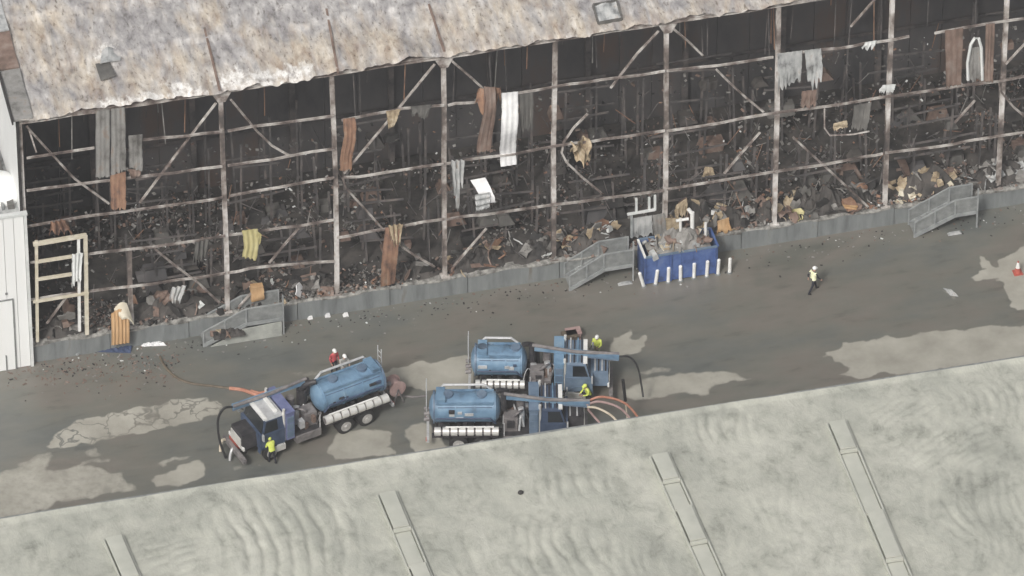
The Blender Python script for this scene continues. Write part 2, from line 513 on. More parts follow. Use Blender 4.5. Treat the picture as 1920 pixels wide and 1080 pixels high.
# ================================================================== BURNT WAREHOUSE
COLX = [fac(px, 400).x for px in (45, 240, 422, 630, 835, 1040, 1247, 1453, 1660, 1870, 2080, 2290)]
ZE = 16.95                                   # eaves height
DOCK = 1.25
XL = fac(42, 420).x
XR = COLX[-1]
house = thing('warehouse', 'long fire-gutted warehouse with bare pale steel frame and scorched roof', 'warehouse', ((XL+XR)/2, 8, 0))
def colz(px, py):
    return fac(px, py).z
print('EAVES', [round(fac(p, q).z, 2) for p, q in ((45, 230), (422, 180), (630, 148), (1245, 45), (1453, 10))])

# roof: bays of scorched sheeting, seams between them
def roof_material():
    m = bpy.data.materials.new('scorched_roof')
    m.use_nodes = True
    n, l = m.node_tree.nodes, m.node_tree.links
    b = n['Principled BSDF']
    geo = n.new('ShaderNodeNewGeometry')
    def noise(sc, det, st=(1, 1, 1), dist=0.0):
        mp = n.new('ShaderNodeMapping'); mp.inputs['Scale'].default_value = st
        l.new(geo.outputs['Position'], mp.inputs[0])
        z = n.new('ShaderNodeTexNoise'); z.inputs['Scale'].default_value = sc; z.inputs['Detail'].default_value = det
        z.inputs['Roughness'].default_value = .65; z.inputs['Distortion'].default_value = dist
        l.new(mp.outputs[0], z.inputs['Vector'])
        return z.outputs['Fac']
    def ramp(src, stops):
        c = n.new('ShaderNodeValToRGB')
        while len(c.color_ramp.elements) < len(stops): c.color_ramp.elements.new(.5)
        for e, (p, col) in zip(c.color_ramp.elements, stops):
            e.position = p; e.color = (*col, 1)
        l.new(src, c.inputs[0])
        return c.outputs[0]
    def mix(f, a, bb, mode='MIX'):
        q = n.new('ShaderNodeMix'); q.data_type = 'RGBA'; q.blend_type = mode
        if isinstance(f, float): q.inputs[0].default_value = f
        else: l.new(f, q.inputs[0])
        l.new(a, q.inputs[6]); l.new(bb, q.inputs[7])
        return q.outputs[2]
    rg = n.new('ShaderNodeAttribute'); rg.attribute_name = 'rust'
    wh = n.new('ShaderNodeAttribute'); wh.attribute_name = 'white'
    grey = ramp(noise(1.1, 12, (1.4, .7, .7), .4), [(.3, (.16, .15, .152)), (.42, (.29, .28, .285)), (.54, (.41, .398, .395)), (.68, (.62, .605, .59))])
    tan = ramp(noise(1.1, 12, (1.5, .6, .6), .4), [(.28, (.20, .14, .11)), (.40, (.37, .30, .24)), (.52, (.52, .46, .38)), (.66, (.70, .66, .60))])
    white = ramp(noise(3.0, 6), [(.3, (.55, .53, .50)), (.6, (.85, .84, .82))])
    a1 = n.new('ShaderNodeMath'); a1.operation = 'ADD'
    s1 = n.new('ShaderNodeMath'); s1.operation = 'MULTIPLY_ADD'; s1.inputs[1].default_value = 1.7; s1.inputs[2].default_value = -.85
    l.new(noise(.7, 10, (1.6, .5, .5), .5), s1.inputs[0])
    l.new(rg.outputs['Fac'], a1.inputs[0]); l.new(s1.outputs[0], a1.inputs[1])
    mr = n.new('ShaderNodeMapRange'); mr.inputs[1].default_value = .25; mr.inputs[2].default_value = .70
    l.new(a1.outputs[0], mr.inputs[0])
    c = mix(mr.outputs[0], grey, tan)
    a2 = n.new('ShaderNodeMath'); a2.operation = 'ADD'
    s2 = n.new('ShaderNodeMath'); s2.operation = 'MULTIPLY_ADD'; s2.inputs[1].default_value = 2.2; s2.inputs[2].default_value = -1.1
    l.new(noise(2.6, 9, (1.2, .8, .8)), s2.inputs[0])
    l.new(wh.outputs['Fac'], a2.inputs[0]); l.new(s2.outputs[0], a2.inputs[1])
    m2 = n.new('ShaderNodeMapRange'); m2.inputs[1].default_value = .62; m2.inputs[2].default_value = 1.0
    l.new(a2.outputs[0], m2.inputs[0])
    c = mix(m2.outputs[0], c, white)
    fl = ramp(noise(3.6, 10, (1.5, .75, .75), .3), [(.35, (.36, .33, .31)), (.43, (.86, .85, .84)), (.62, (1, 1, 1)), (.76, (1.3, 1.28, 1.25))])
    c = mix(.85, c, fl, 'MULTIPLY')
    l.new(c, b.inputs['Base Color'])
    b.inputs['Roughness'].default_value = .7
    bp = n.new('ShaderNodeBump'); bp.inputs['Strength'].default_value = .35; bp.inputs['Distance'].default_value = .05
    l.new(noise(3.2, 7, (1.6, .5, .5)), bp.inputs['Height'])
    l.new(bp.outputs[0], b.inputs['Normal'])
    return m
ROOFM = roof_material()
SLOPE = .17
RUSTSP = [(170, 140, 2.4), (110, 110, 3), (330, 120, 2.2), (250, 170, 3.0), (560, 110, 3.0), (480, 60, 2.0), (700, 95, 3.2), (860, 50, 3.0), (960, 30, 3.5), (1060, 60, 3.0), (380, 40, 2), (60, 60, 3)]
WHSP = [(215, 200, 1.4), (280, 190, 1.5), (350, 180, 1.4), (330, 165, 1.0), (440, 150, 1.6), (490, 150, 1.6), (540, 140, 1.5), (570, 130, 1.1), (200, 90, .9), (185, 105, .7)]
def roofpt(px, py):
    # point on the sloping roof plane z = ZE + .12 + SLOPE*y
    d = ray(px, py)
    t = (ZE+.12+SLOPE*CAM.y-CAM.z)/(d.z-SLOPE*d.y)
    return CAM+d*t
RSP = [(roofpt(a, b), r) for a, b, r in RUSTSP]
WSP = [(roofpt(a, b), r) for a, b, r in WHSP]
bays = [XL, COLX[2], COLX[3]+.2, COLX[4], COLX[5]+3.1, COLX[6], COLX[8], COLX[10], XR]
for k in range(len(bays)-1):
    a, b = bays[k]-.004*k, bays[k+1]+.01
    X, Y = np.meshgrid(np.linspace(a, b, max(12, int((b-a)/.13))), np.linspace(-.35, 22, 150))
    edge = np.clip(1-(Y+.35)/.9, 0, 1)
    Yw = Y+edge*(fbm(X*1.2, X*0+3, 61)-.5)*.5
    Z = ZE+.12+SLOPE*Y+(fbm(X*.5, Y*.3, 71)-.5)*.30+(fbm(X*1.6, Y*.9, 81)-.5)*.16+(fbm(X*4.5, Y*1.6, 91)-.5)*.06
    Z += .028*np.abs(np.sin(X*math.pi/.6))
    lap = np.mod(Y+.35+(fbm(X*.8, X*0+1.5, 77)-.5)*.5, 3.6)/3.6
    Z += .11*(1-lap)*(1+.8*(fbm(X*.7, Y*0+9, 78)-.5))
    Z += edge*(fbm(X*2.0, X*0+7, 66)-.62)*.30
    if k == 2:                                  # sheeting lifted off the eaves beam
        Z += .35*np.exp(-((X-(fac(770, 110).x))/1.1)**2)*np.exp(-((Y+.35)/1.2)**2)
    r = np.zeros(X.shape)+.22+.28*np.clip(1-(Y+.35)/2.6, 0, 1)
    for p, rad in RSP:
        r = np.maximum(r, .60*np.exp(-((X-p.x)**2+(Y-p.y)**2)/(rad*rad)))
    w = np.zeros(X.shape)
    for p, rad in WSP:
        w = np.maximum(w, 1.0*np.exp(-((X-p.x)**2+((Y-p.y)*1.6)**2)/(rad*rad)))
    w = np.maximum(w, .5*np.clip(1-(Y+.35)/.7, 0, 1)*(X < COLX[6]))
    o = heightgrid('roof_panel', X, Yw, Z, ROOFM, house, {'rust': r, 'white': w})
# underside deck so no light leaks through the seams
MB().grid(lambda u, v: Vector((XL+.1+u*(XR-XL-.2), .1+v*21.5, ZE-.22+SLOPE*(.1+v*21.5))), 4, 4, (0, 0, .1)).build('roof_deck', 'charred', house, world=True)
# eaves beam in lengths
for k in range(len(COLX)-1):
    a, b = COLX[k], COLX[k+1]
    pts = [Vector((a+(b-a)*t/4, -.02, ZE-.12+RNG.uniform(-.05, .05)*(0 < t < 4))) for t in range(5)]
    MB().channel(pts, .2, .26, .05).build('eaves_beam', 'steel_girt', house, world=True)
# verge strip along the left gable
vy = [-.4, 3.2, 5.9, 9.5, 14, 22]
for k in range(5):
    MB().grid(lambda u, v: Vector((XL-.25+u*1.05, vy[k]+.05+v*(vy[k+1]-vy[k]-.1), ZE+.36+SLOPE*(vy[k]+v*(vy[k+1]-vy[k]))+.05*math.sin(v*7+k))), 2, 8, (0, 0, -.12)
              ).build('verge_strip', ['grey_sheet', 'brown_sheet', 'pale_sheet', 'grey_sheet', 'grey_sheet'][k], house, world=True)
MB().bar((XL-.32, -.45, ZE+.22), (XL-.32, 22, ZE+.22+SLOPE*22.45), .08, .4).build('verge_gutter', 'charred', house, world=True)
# seams with raised dark caps
for px, py, qx, qy in ((412, 172, 384, 58), (833, 100, 797, -10), (634, 140, 612, 20)):
    p, q = roofpt(px, py), roofpt(qx, qy)
    MB().bar(p+Vector((0, 0, .12)), q+Vector((0, 0, .12)), .12, .08).build('seam_cap', 'brown_sheet', house, world=True)
# torn flap and hole, hatch curb
p = roofpt(200, 150)
MB().grid(lambda u, v: Vector((p.x-.35+u*.8, p.y-.2+v*1.5, p.z+.18+.22*(1-v)*u)), 5, 5, (0, 0, -.04)).build('roof_flap', 'dark_sheet', house, world=True)
p = roofpt(205, 108)
MB().grid(lambda u, v: Vector((p.x-.6+u*1.1+.3*v, p.y-.5+v*1.0, p.z+.14+.22*math.sin(u*5)*v)), 6, 5, (0, 0, -.04)).build('roof_flap', 'pale_sheet', house, world=True)
h0 = [roofpt(a, b)+Vector((0, 0, .14)) for a, b in ((1122, 48), (1166, 40), (1156, 6), (1112, 14))]
hb = MB()
for i in range(4):
    hb.bar(h0[i], h0[(i+1) % 4], .09, .2)
hb.build('hatch_curb', 'dark_sheet', house, world=True)
MB().grid(lambda u, v: h0[0].lerp(h0[1], u).lerp(h0[3].lerp(h0[2], u), v)+Vector((0, 0, .04+.06*math.sin(u*9+v*4))), 8, 8, (0, 0, -.05)).build('hatch_lid', 'pale_sheet', house, world=True)

# columns
ctop = {0: ZE-.25}
for k, x in enumerate(COLX):
    if k == 1:
        z0, z1 = DOCK, colz(240, 468)
    else:
        z0, z1 = DOCK, ZE-.25
    lean = RNG.uniform(-.06, .06)
    m = MB()
    zs = [z0+(z1-z0)*t/4 for t in range(5)]
    xs = [x+lean*math.sin(t*1.1)+RNG.uniform(-.025, .025) for t in range(5)]
    for t in range(4):
        m.hbeam((xs[t], .18, zs[t]), (xs[t+1], .18, zs[t+1]), .23, .26, .045)
    m.box((x, .18, z0+.03), (.5, .5, .06))
    m.build('column', 'steel_pale', house, world=True)
    if k > 1 and k % 2 == 0:                    # haunch plates at the braced columns
        MB().poly([(x-.55, -.02, ZE-.28), (x+.55, -.02, ZE-.28), (x+.2, -.02, ZE-.95), (x-.2, -.02, ZE-.95)], (0, .06, 0)).build('gusset', 'steel_girt', house, world=True)

# girts, traced on the facade plane
GIRTS = [
 [(50, 297), (177, 277)], [(267, 263), (345, 256), (417, 247)], [(427, 246), (520, 231), (627, 217)],
 [(50, 358), (120, 349), (193, 340), (240, 333), (330, 324), (417, 312)], [(427, 311), (480, 303), (543, 293), (627, 279)],
 [(50, 424), (160, 406), (270, 392), (380, 376), (418, 370)], [(430, 367), (520, 352), (627, 333)],
 [(57, 492), (133, 480), (240, 468), (330, 456), (422, 442)], [(430, 440), (500, 431), (560, 424), (627, 412)],
 [(57, 563), (163, 547), (243, 537), (330, 525), (422, 512)], [(427, 511), (470, 503), (550, 496), (627, 490)],
 [(640, 226), (700, 213), (757, 203), (833, 197)], [(840, 197), (870, 193), (905, 189)], [(972, 174), (1037, 163), (1100, 154), (1160, 145), (1247, 133)],
 [(1250, 133), (1347, 122), (1450, 107)], [(1456, 106), (1543, 93), (1600, 86), (1640, 79), (1705, 68)], [(1752, 62), (1860, 43), (1960, 31)],
 [(645, 333), (700, 327), (760, 317), (832, 307)], [(838, 306), (873, 300), (960, 290), (1057, 271), (1107, 266), (1170, 256), (1247, 245)],
 [(1250, 246), (1345, 231), (1440, 213), (1553, 199), (1647, 184), (1760, 168), (1873, 152), (1960, 138)],
 [(632, 446), (680, 437), (718, 430), (757, 423), (833, 411)], [(838, 411), (887, 404), (925, 400), (1040, 383), (1130, 372), (1245, 357)],
 [(1250, 355), (1340, 340), (1445, 323), (1540, 309), (1627, 292), (1655, 288)], [(1660, 287), (1760, 274), (1813, 265), (1960, 243)],
]
for g in GIRTS:
    pts = []
    for (ax, ay), (bx, by) in zip(g[:-1], g[1:]):
        for t in (0, .5):
            jz = RNG.uniform(-1.6, 1.6) if t else RNG.uniform(-.8, .8)
            pts.append(fac(ax+(bx-ax)*t, ay+(by-ay)*t+jz, -.06))
    pts.append(fac(*g[-1], -.06))
    MB().channel(pts, .10, .115, .03).build('girt', 'steel_girt', house, world=True)
BRACES = [
 [(405, 193), (330, 290), (262, 380)], [(433, 187), (483, 247), (510, 273), (543, 292)], [(50, 237), (100, 292), (140, 335), (205, 382)],
 [(815, 120), (740, 212), (645, 325)], [(848, 115), (880, 142), (908, 168)], [(642, 333), (648, 352), (690, 398), (720, 432)], [(742, 455), (780, 480), (815, 500)],
 [(560, 428), (532, 460), (505, 493)], [(290, 466), (325, 495), (372, 530), (412, 568)],
 [(1235, 58), (1195, 100), (1160, 145), (1145, 165)], [(1102, 213), (1075, 240), (1056, 268)], [(1056, 272), (1053, 286), (1062, 304), (1095, 335), (1128, 362)],
 [(1258, 50), (1290, 77), (1318, 104)], [(1343, 130), (1370, 157), (1400, 184), (1432, 210)], [(1648, -10), (1595, 50)],
 [(1425, 248), (1392, 285), (1358, 325)], [(1487, 257), (1517, 285), (1547, 312), (1590, 352), (1628, 388)],
 [(1925, 78), (1886, 120)], [(1828, 188), (1790, 230)], [(1873, 155), (1875, 170), (1900, 200), (1930, 226)],
 [(912, 428), (880, 465), (850, 500)], [(125, 556), (88, 606)], [(475, 545), (448, 575)], [(55, 245), (68, 285)],
]
for g in BRACES:
    MB().channel([fac(a, b, .02) for a, b in g], .09, .11, .03).build('brace', 'steel_girt', house, world=True)

# interior shell
MB().grid(lambda u, v: Vector((XL+.2+u*(XR-XL-.4), 0.55+v*10.3, DOCK-.004)), 60, 14, (0, 0, -.3)).build('floor_slab', 'soot_floor', house, world=True)
for k in range(36):                              # back partition of charred panels
    a = XL+.3+(XR-XL-.6)*k/36
    b = XL+.3+(XR-XL-.6)*(k+1)/36
    MB().box(((a+b)/2, 11.0+RNG.uniform(-.05, .05), 9.4), (b-a-.05, .12, 16.6)).build('partition_panel', 'soot_wall', house, world=True)
for k in range(0, 36, 3):
    a = XL+.3+(XR-XL-.6)*k/36
    MB().hbeam((a, 10.7, DOCK), (a, 10.7, 17.6), .3, .3).build('inner_column', 'rack_steel', house, world=True)
for k in range(4):
    z = 5+3.4*k
    MB().channel([Vector((XL+.4, 10.6, z)), Vector((XR-.4, 10.6, z+.1))], .12, .12).build('inner_girt', 'rack_steel', house, world=True)
# gable side: white cladding strips
for k in range(16):
    a, b = .0+1.4*k, 1.4+1.4*k
    MB().box((XL-.06, (a+b)/2, (ZE+SLOPE*a)/2+.0), (.1, b-a-.03, ZE+SLOPE*a-.1)).build('gable_panel', 'white_clad', house, world=True)
MB().box((XL-.02, -.05, ZE/2), (.16, .08, ZE-.2)).build('corner_trim', 'charred', house, world=True)

# dock wall: precast panels and cap
x = XL+.1
while x < XR:
    w = RNG.choice((4.4, 5.2, 6.1))
    e = min(x+w, XR)
    MB().box(((x+e)/2, .22+RNG.uniform(-.02, .02), (DOCK-.06)/2), (e-x-.04, .6, DOCK-.06)).build('dock_panel', 'dock_concrete', house, world=True)
    n = 8
    MB().grid(lambda u, v: Vector((x+u*(e-x-.02), -.12+v*.62+(.06*math.sin(u*9+x) if v == 0 else 0), DOCK-.05+RNG.uniform(0, .10)*(0 < v < 1)+RNG.uniform(0, .05))), n, 3, (0, 0, -.08)
              ).build('dock_edge', 'dock_cap', house, world=True)
    x = e

# cladding remnants hanging on the frame
def sheet(name, mat, q, y=-.2, label=None, corr=.010, nc=3, bend=None, jag=0.0, parent=house, nu=14, nv=10, seed=0, th=.03):
    rr = random.Random(seed+len(q)*3+int(q[0][0]))
    jags = [rr.uniform(-1, 1) for _ in range(nu+1)]
    P = [fac(a, b, y) for a, b in q]            # tl, tr, br, bl
    def fn(u, v):
        t = P[0].lerp(P[1], u)
        b = P[3].lerp(P[2], u)
        b = b+Vector((0, 0, jags[round(u*nu)]*jag))
        p = t.lerp(b, v)
        p.y += corr*math.sin(u*nc*2*math.pi)+.07*math.sin(v*5.3+jags[0]*5+u*2.1*jags[1])*v
        p.x += .02*jags[round(v*nv) % nu]*(1 if u < .5 else -1)*abs(2*u-1)
        if bend: p += Vector(bend(u, v))
        return p
    o = MB().grid(fn, nu, nv, (0, th, 0)).build(name, mat, parent, world=True)
    if label: o['label'] = label
    return o
S = sheet
S('cladding_sheet', 'grey_sheet', [(179, 209), (206, 205), (206, 332), (180, 336)], label='dull grey cladding sheet below the left eaves', jag=.12)
S('cladding_sheet', 'grey_sheet', [(208, 205), (234, 201), (236, 318), (209, 330)], label='dull grey cladding sheet with rusty lower end', jag=.2, seed=2, y=-.24)
S('cladding_sheet', 'rust', [(207, 330), (236, 322), (234, 386), (207, 388)], label='rusty brown torn strip under the grey sheets', jag=.1, y=-.22, bend=lambda u, v: (0, -.25*v*v, 0))
S('cladding_sheet', 'grey_sheet', [(241, 255), (267, 252), (267, 318), (242, 314)], label='short pale grey cladding sheet', jag=.1)
S('cladding_sheet', 'brown_sheet', [(240, 318), (266, 318), (262, 332), (246, 336)], jag=.1)
S('cladding_sheet', 'rust', [(643, 224), (666, 220), (662, 322), (640, 322)], label='tall rusty cladding sheet beside a column', jag=.1, bend=lambda u, v: (.06*math.sin(v*6), -.1*math.sin(v*5), 0))
S('cladding_scrap', 'insulation', [(724, 209), (751, 205), (740, 236), (729, 240)], label='small tan scrap caught on the upper girt', jag=.15)
S('cladding_scrap', 'dark_sheet', [(770, 200), (810, 196), (800, 220), (772, 218)], jag=.2)
S('cladding_sheet', 'brown_sheet', [(906, 160), (928, 162), (924, 286), (897, 292)], label='long brown cladding sheet fading to grey, torn at top', jag=.1, bend=lambda u, v: (.04*math.sin(v*5), -.25*math.sin(v*4+.5), 0))
S('cladding_scrap', 'rust', [(896, 168), (936, 164), (938, 196), (890, 200)], jag=.5, bend=lambda u, v: (.1*math.sin(u*8), -.3*math.sin(u*5)*v, 0), corr=.08)
S('cladding_sheet', 'white_sheet', [(938, 174), (969, 171), (966, 306), (936, 312)], label='bright white cladding sheet hanging from the upper girt', corr=.015, y=-.02, nv=18,
  bend=lambda u, v: (.06*math.sin(v*6.5+1.2), -.28+.22*math.cos(v*7), 0))
S('cladding_sheet', 'dark_sheet', [(974, 177), (1000, 173), (1000, 240), (977, 246)], label='dark grey cladding sheet right of the white sheet', jag=.3)
S('cladding_scrap', 'pale_sheet', [(846, 302), (872, 300), (868, 345), (850, 356)], label='ragged pale strip beside a column', jag=.6, nc=3, corr=.08)
S('cladding_scrap', 'pale_sheet', [(851, 318), (863, 316), (861, 392), (855, 392)], jag=.3)
S('duct_cowl', 'white_sheet', [(884, 338), (911, 333), (917, 362), (891, 367)], label='white curved cowl hanging in the frame', y=-.05, bend=lambda u, v: (-.05+.2*math.sin(v*1.6), -.9*math.sin(v*1.57), .15*math.sin(v*3.1)), corr=.0)
S('duct_cowl', 'pale_sheet', [(891, 366), (918, 361), (918, 392), (893, 398)], y=-.98, corr=.0, bend=lambda u, v: (0, .05*math.sin(v*20), 0), nv=16, jag=.08)
S('cladding_sheet', 'pale_sheet', [(1458, 101), (1504, 95), (1502, 158), (1459, 168)], label='ragged pale grey sheet under the upper girt', jag=.45, seed=4)
S('cladding_sheet', 'pale_sheet', [(1508, 95), (1540, 91), (1537, 140), (1512, 166)], label='ragged pale grey sheet with a torn point', jag=.6, seed=5, bend=lambda u, v: (.1*v, -.2*v*u, 0))
S('cladding_sheet', 'brown_sheet', [(1503, 172), (1532, 168), (1530, 198), (1502, 204)], jag=.2)
S('cladding_sheet', 'brown_sheet', [(1772, 58), (1806, 53), (1803, 160), (1774, 165)], label='brown cladding sheet on the right between two girts', jag=.1)
S('cladding_sheet', 'brown_sheet', [(1848, 46), (1866, 44), (1862, 152), (1846, 155)], label='narrow brown cladding strip on the right', jag=.15)
am = MB()
am.tube([fac(a, b, -.15) for a, b in ((1815, 150), (1814, 118), (1820, 84), (1828, 71), (1835, 72), (1840, 90), (1841, 118), (1842, 150))], .09, 6)
o = am.build('bent_flashing', 'white_trim', house, world=True); o['label'] = 'arched white flashing bent back on itself'
S('cladding_scrap', 'grey_sheet', [(1820, 90), (1838, 88), (1838, 150), (1817, 152)], y=-.1, jag=.2)
S('cladding_sheet', 'yellow_sheet', [(453, 431), (482, 427), (479, 488), (453, 480)], label='mustard yellow cladding scrap on the lower girt', jag=.1, corr=.02, bend=lambda u, v: (.1*math.sin(v*3), -.1, 0))
S('cladding_scrap', 'yellow_sheet', [(480, 432), (491, 440), (489, 458), (480, 460)], jag=.1, y=-.3)
S('cladding_sheet', 'rust', [(722, 428), (752, 420), (742, 532), (714, 540)], label='long rust orange sheet hanging down to the dock', y=-.3, jag=.05, nv=16, bend=lambda u, v: (-.1*math.sin(v*3), -.18*math.sin(v*3.1), 0))
S('cladding_scrap', 'insulation', [(728, 424), (756, 420), (750, 450), (735, 455)], jag=.4, y=-.42, corr=.08)
S('cladding_scrap', 'insulation', [(1068, 266), (1106, 262), (1104, 296), (1072, 298)], label='crumpled tan scrap on the middle girt', jag=.5, corr=.12, y=-.3, bend=lambda u, v: (.1*math.sin(v*9), -.3*math.sin(u*6+v*4), 0))
S('cladding_scrap', 'insulation', [(1563, 232), (1588, 226), (1590, 240), (1562, 244)], label='bright tan block on a bent hanger', jag=.1, y=-.25)
S('cladding_scrap', 'dark_sheet', [(1602, 198), (1634, 192), (1622, 238), (1597, 240)], label='olive grey flap behind the right column', jag=.2, bend=lambda u, v: (0, -.4*u*v, 0))
MB().tube([fac(a, b, -.1) for a, b in ((1546, 204), (1546, 240), (1556, 254), (1600, 252), (1630, 246))], .05, 6).build('bent_hanger', 'steel_girt', house, world=True)
S('cladding_scrap', 'insulation', [(1322, 313), (1336, 314), (1341, 329), (1316, 333)], label='orange tan wedge on the lowest girt', jag=.05, y=-.2)
S('cladding_scrap', 'rust', [(95, 418), (122, 412), (136, 436), (92, 440)], jag=.3, corr=.1, y=-.35, label='rust orange crumpled cap over the door frame')
S('cladding_scrap', 'dark_sheet', [(366, 455), (392, 448), (388, 485), (362, 488)], jag=.4, corr=.06)
S('cladding_scrap', 'pale_sheet', [(322, 540), (350, 535), (338, 565), (318, 566)], jag=.3, corr=.06, y=-.3)
for (a, b, c, d) in ((1655, 160, 1680, 158), (1622, 80, 1644, 76)):
    S('cladding_scrap', 'white_trim', [(a, b), (c, d), (c-6, d+14), (a-6, b+14)], jag=.2)

# cream steel door frame at the left bay
df = [((68, 452), (70, 640), .16), ((147, 442), (149, 620), .15), ((160, 440), (163, 626), .2), ((62, 458), (162, 441), .2), ((68, 491), (146, 479), .15), ((68, 524), (147, 512), .15), ((62, 566), (166, 549), .14)]
for k, (p, q, w) in enumerate(df):
    MB().bar(fac(*p, -.16-.012*k), fac(*q, -.16-.012*k), w, w).build('door_frame', 'cream_paint' if k != 1 else 'white_paint', house, world=True)
S('door_flap', 'white_trim', [(135, 478), (156, 474), (152, 520), (134, 540)], y=-.36, jag=.2, corr=.06)

# ------------------------------------------------------------------ charred racks behind the frame
UP = {}
def rack(xa, xb, yy, h, lv, label, sd):
    r = random.Random(sd)
    t = thing('pallet_rack', label, 'rack', ((xa+xb)/2, yy, DOCK), group='charred racks inside the warehouse')
    L = xb-xa
    for i in range(4):
        for y in (-.5, .5):
            xx = -L/2+L*i/3
            hh = h*r.uniform(.55, 1.0)
            MB().hbeam((xx, y, 0), (xx+r.uniform(-.25, .25), y+r.uniform(-.1, .1), hh), .11, .11, .03).build('upright', 'rack_steel', t)
    for k in range(1, lv+1):
        z = h*k/(lv+.6)
        for y in (-.5, .5):
            if r.random() < .62:
                a, b = sorted((r.uniform(-L/2, -L/6), r.uniform(L/8, L/2)))
                MB().bar((a, y-.07, z+r.uniform(-.3, .15)), (b, y-.07, z+r.uniform(-.35, .15)), .06, .12).build('beam', 'rack_steel', t)
    for k in range(7):
        lx, ly = r.uniform(-L/2+.5, L/2-.5), r.uniform(-.35, .35)
        sc = r.uniform(.5, 1.1)
        MB().taper((lx, ly, (h*r.choice((1, 2))/3.6 if r.random() < .4 else 0)+sc*.3), (sc*r.uniform(.8, 1.5), sc*.9, sc*.6), (r.uniform(.4, .9), r.uniform(.4, .9)), (r.uniform(-.2, .2), 0)).build('charred_load', r.choice(['charred', 'soot_floor', 'soot_wall', 'brown_sheet', 'dark_sheet']), t)
    return t
ords = ['first', 'second', 'third', 'fourth', 'fifth', 'sixth', 'seventh', 'eighth', 'ninth', 'tenth']
for row, (yy, h, nm) in enumerate(((3.0, 5.6, 'front row'), (7.4, 7.6, 'rear row'))):
    for k in range(10):
        if (row, k) in ((0, 0),):
            continue
        a, b = COLX[k]+.5, COLX[k+1]-.4
        rack(a, b, yy, h*RNG.uniform(.6, 1.05), 3, 'soot black pallet rack, %s, %s bay from the white annex' % (nm, ords[k]), 100+row*20+k)

# ------------------------------------------------------------------ debris
SC = []
def mkscrap(i):
    r = random.Random(900+i)
    m = MB()
    k = i % 5
    if k == 0:      # crumpled plate
        ph = [r.uniform(0, 6) for _ in range(4)]
        m.grid(lambda u, v: Vector(((u-.5)*1.0, (v-.5)*.7, .12*math.sin(u*6+ph[0])*math.cos(v*5+ph[1])+.12+.25*u*v*r.random())), 4, 3, (0, 0, .04))
    elif k == 1:    # bent bar
        m.tube([(-.6, 0, .05), (-.1, .1, .15), (.25, .05, .2), (.6, -.2, .05)], .05, 5)
    elif k == 2:    # board
        m.box((0, 0, .1), (1.1, .28, .06), (.1, .15, 0))
    elif k == 3:    # carton or lump with crushed sides
        m.taper((0, 0, .2), (.7, .55, .4), (r.uniform(.5, .9), r.uniform(.5, .9)), (r.uniform(-.1, .1), .05))
    else:           # torn panel standing up
        m.poly([(-.4, 0, 0), (.4, .05, 0), (.5, .1, .5), (.15, .12, .85), (-.1, .1, .6), (-.45, .08, .7)], (.0, .06, .02))
    me = bpy.data.meshes.new('scrap')
    me.from_pydata(m.v, [], m.f)
    me.materials.append(MT['ash'])
    return me
SC = [mkscrap(i) for i in range(15)]
def heap(label, px, py, wpx, n, mats, y=(.1, 2.0), size=(.5, 1.2), hz=.5, sd=0, z0=DOCK, name='debris_heap', base='soot_floor'):
    r = random.Random(sd+px)
    c = fac(px, py, (y[0]+y[1])/2)
    half = wpx/2/SCALE
    t = thing(name, label, 'debris', (c.x, (y[0]+y[1])/2, z0))
    D = y[1]-y[0]
    def fn(u, v):
        k = math.sin(u*math.pi)*math.sin(v*math.pi)
        return Vector(((u-.5)*2*half, (v-.5)*D, -.02+hz*k*(.6+.8*r.random())))
    MB().grid(fn, 14, 7).build('heap_core', base, t, fix=False)
    for i in range(n):
        u, v = r.random(), r.random()
        o = bpy.data.objects.new('scrap', SC[r.randrange(len(SC))])
        o.parent = t
        k = math.sin(u*math.pi)*math.sin(v*math.pi)
        o.location = ((u-.5)*2*half, (v-.5)*D, hz*k*.8)
        s = r.uniform(*size)
        o.scale = (s*r.uniform(.6, 1.1), s*r.uniform(.6, 1.1), s*r.uniform(.6, 1.1))
        o.rotation_euler = (r.uniform(-.5, .5), r.uniform(-.5, .5), r.uniform(0, 6.3))
        COL.objects.link(o)
        o.material_slots[0].link = 'OBJECT'
        o.material_slots[0].material = MT[r.choice(mats)]
    return t
dk = ['charred', 'charred', 'ash', 'dark_sheet', 'brown_sheet']
heap('dark rubble heap behind the cream door frame', 112, 600, 90, 12, dk+['white_trim'], sd=1)
heap('rubble with reddish brown scraps right of the orange arched sheet', 320, 575, 190, 34, dk+['brown_sheet', 'rust', 'white_trim'], sd=2, hz=.9)
heap('grey rubble with white flecks behind the left stair', 480, 560, 90, 16, dk+['white_trim', 'insulation'], sd=3)
heap('charred rubble with white scraps between left stair and long rust sheet', 585, 540, 110, 18, dk+['white_sheet', 'rust'], sd=4)
heap('low charred rubble right of the long rust sheet', 780, 512, 90, 12, dk, sd=5)
heap('brown and tan broken boards right of the central column', 890, 480, 110, 22, ['brown_sheet', 'rust', 'insulation', 'charred', 'dark_sheet'], sd=6, hz=.8)
heap('ashy rubble with pale flecks at the foot of the short column', 1010, 470, 110, 26, dk+['white_trim', 'pale_sheet', 'ash'], sd=7, hz=.5)
heap('red brown rubble heap behind the middle stair', 1110, 455, 120, 34, ['rust', 'brown_sheet', 'white_trim', 'ash', 'charred', 'insulation'], sd=8, hz=.9)
heap('tall tan and brown wreckage behind the blue bin', 1305, 415, 110, 34, ['insulation', 'ash', 'brown_sheet', 'ash', 'pale_sheet', 'insulation'], sd=9, hz=1.6, size=(.5, 1.2))
heap('tan scraps right of the blue bin', 1375, 415, 70, 16, ['insulation', 'ash', 'charred', 'pale_sheet', 'brown_sheet'], sd=10, hz=.8)
heap('yellowish scraps at the foot of the seventh column', 1455, 400, 80, 16, ['insulation', 'yellow_sheet', 'charred', 'brown_sheet'], sd=11, hz=.8)
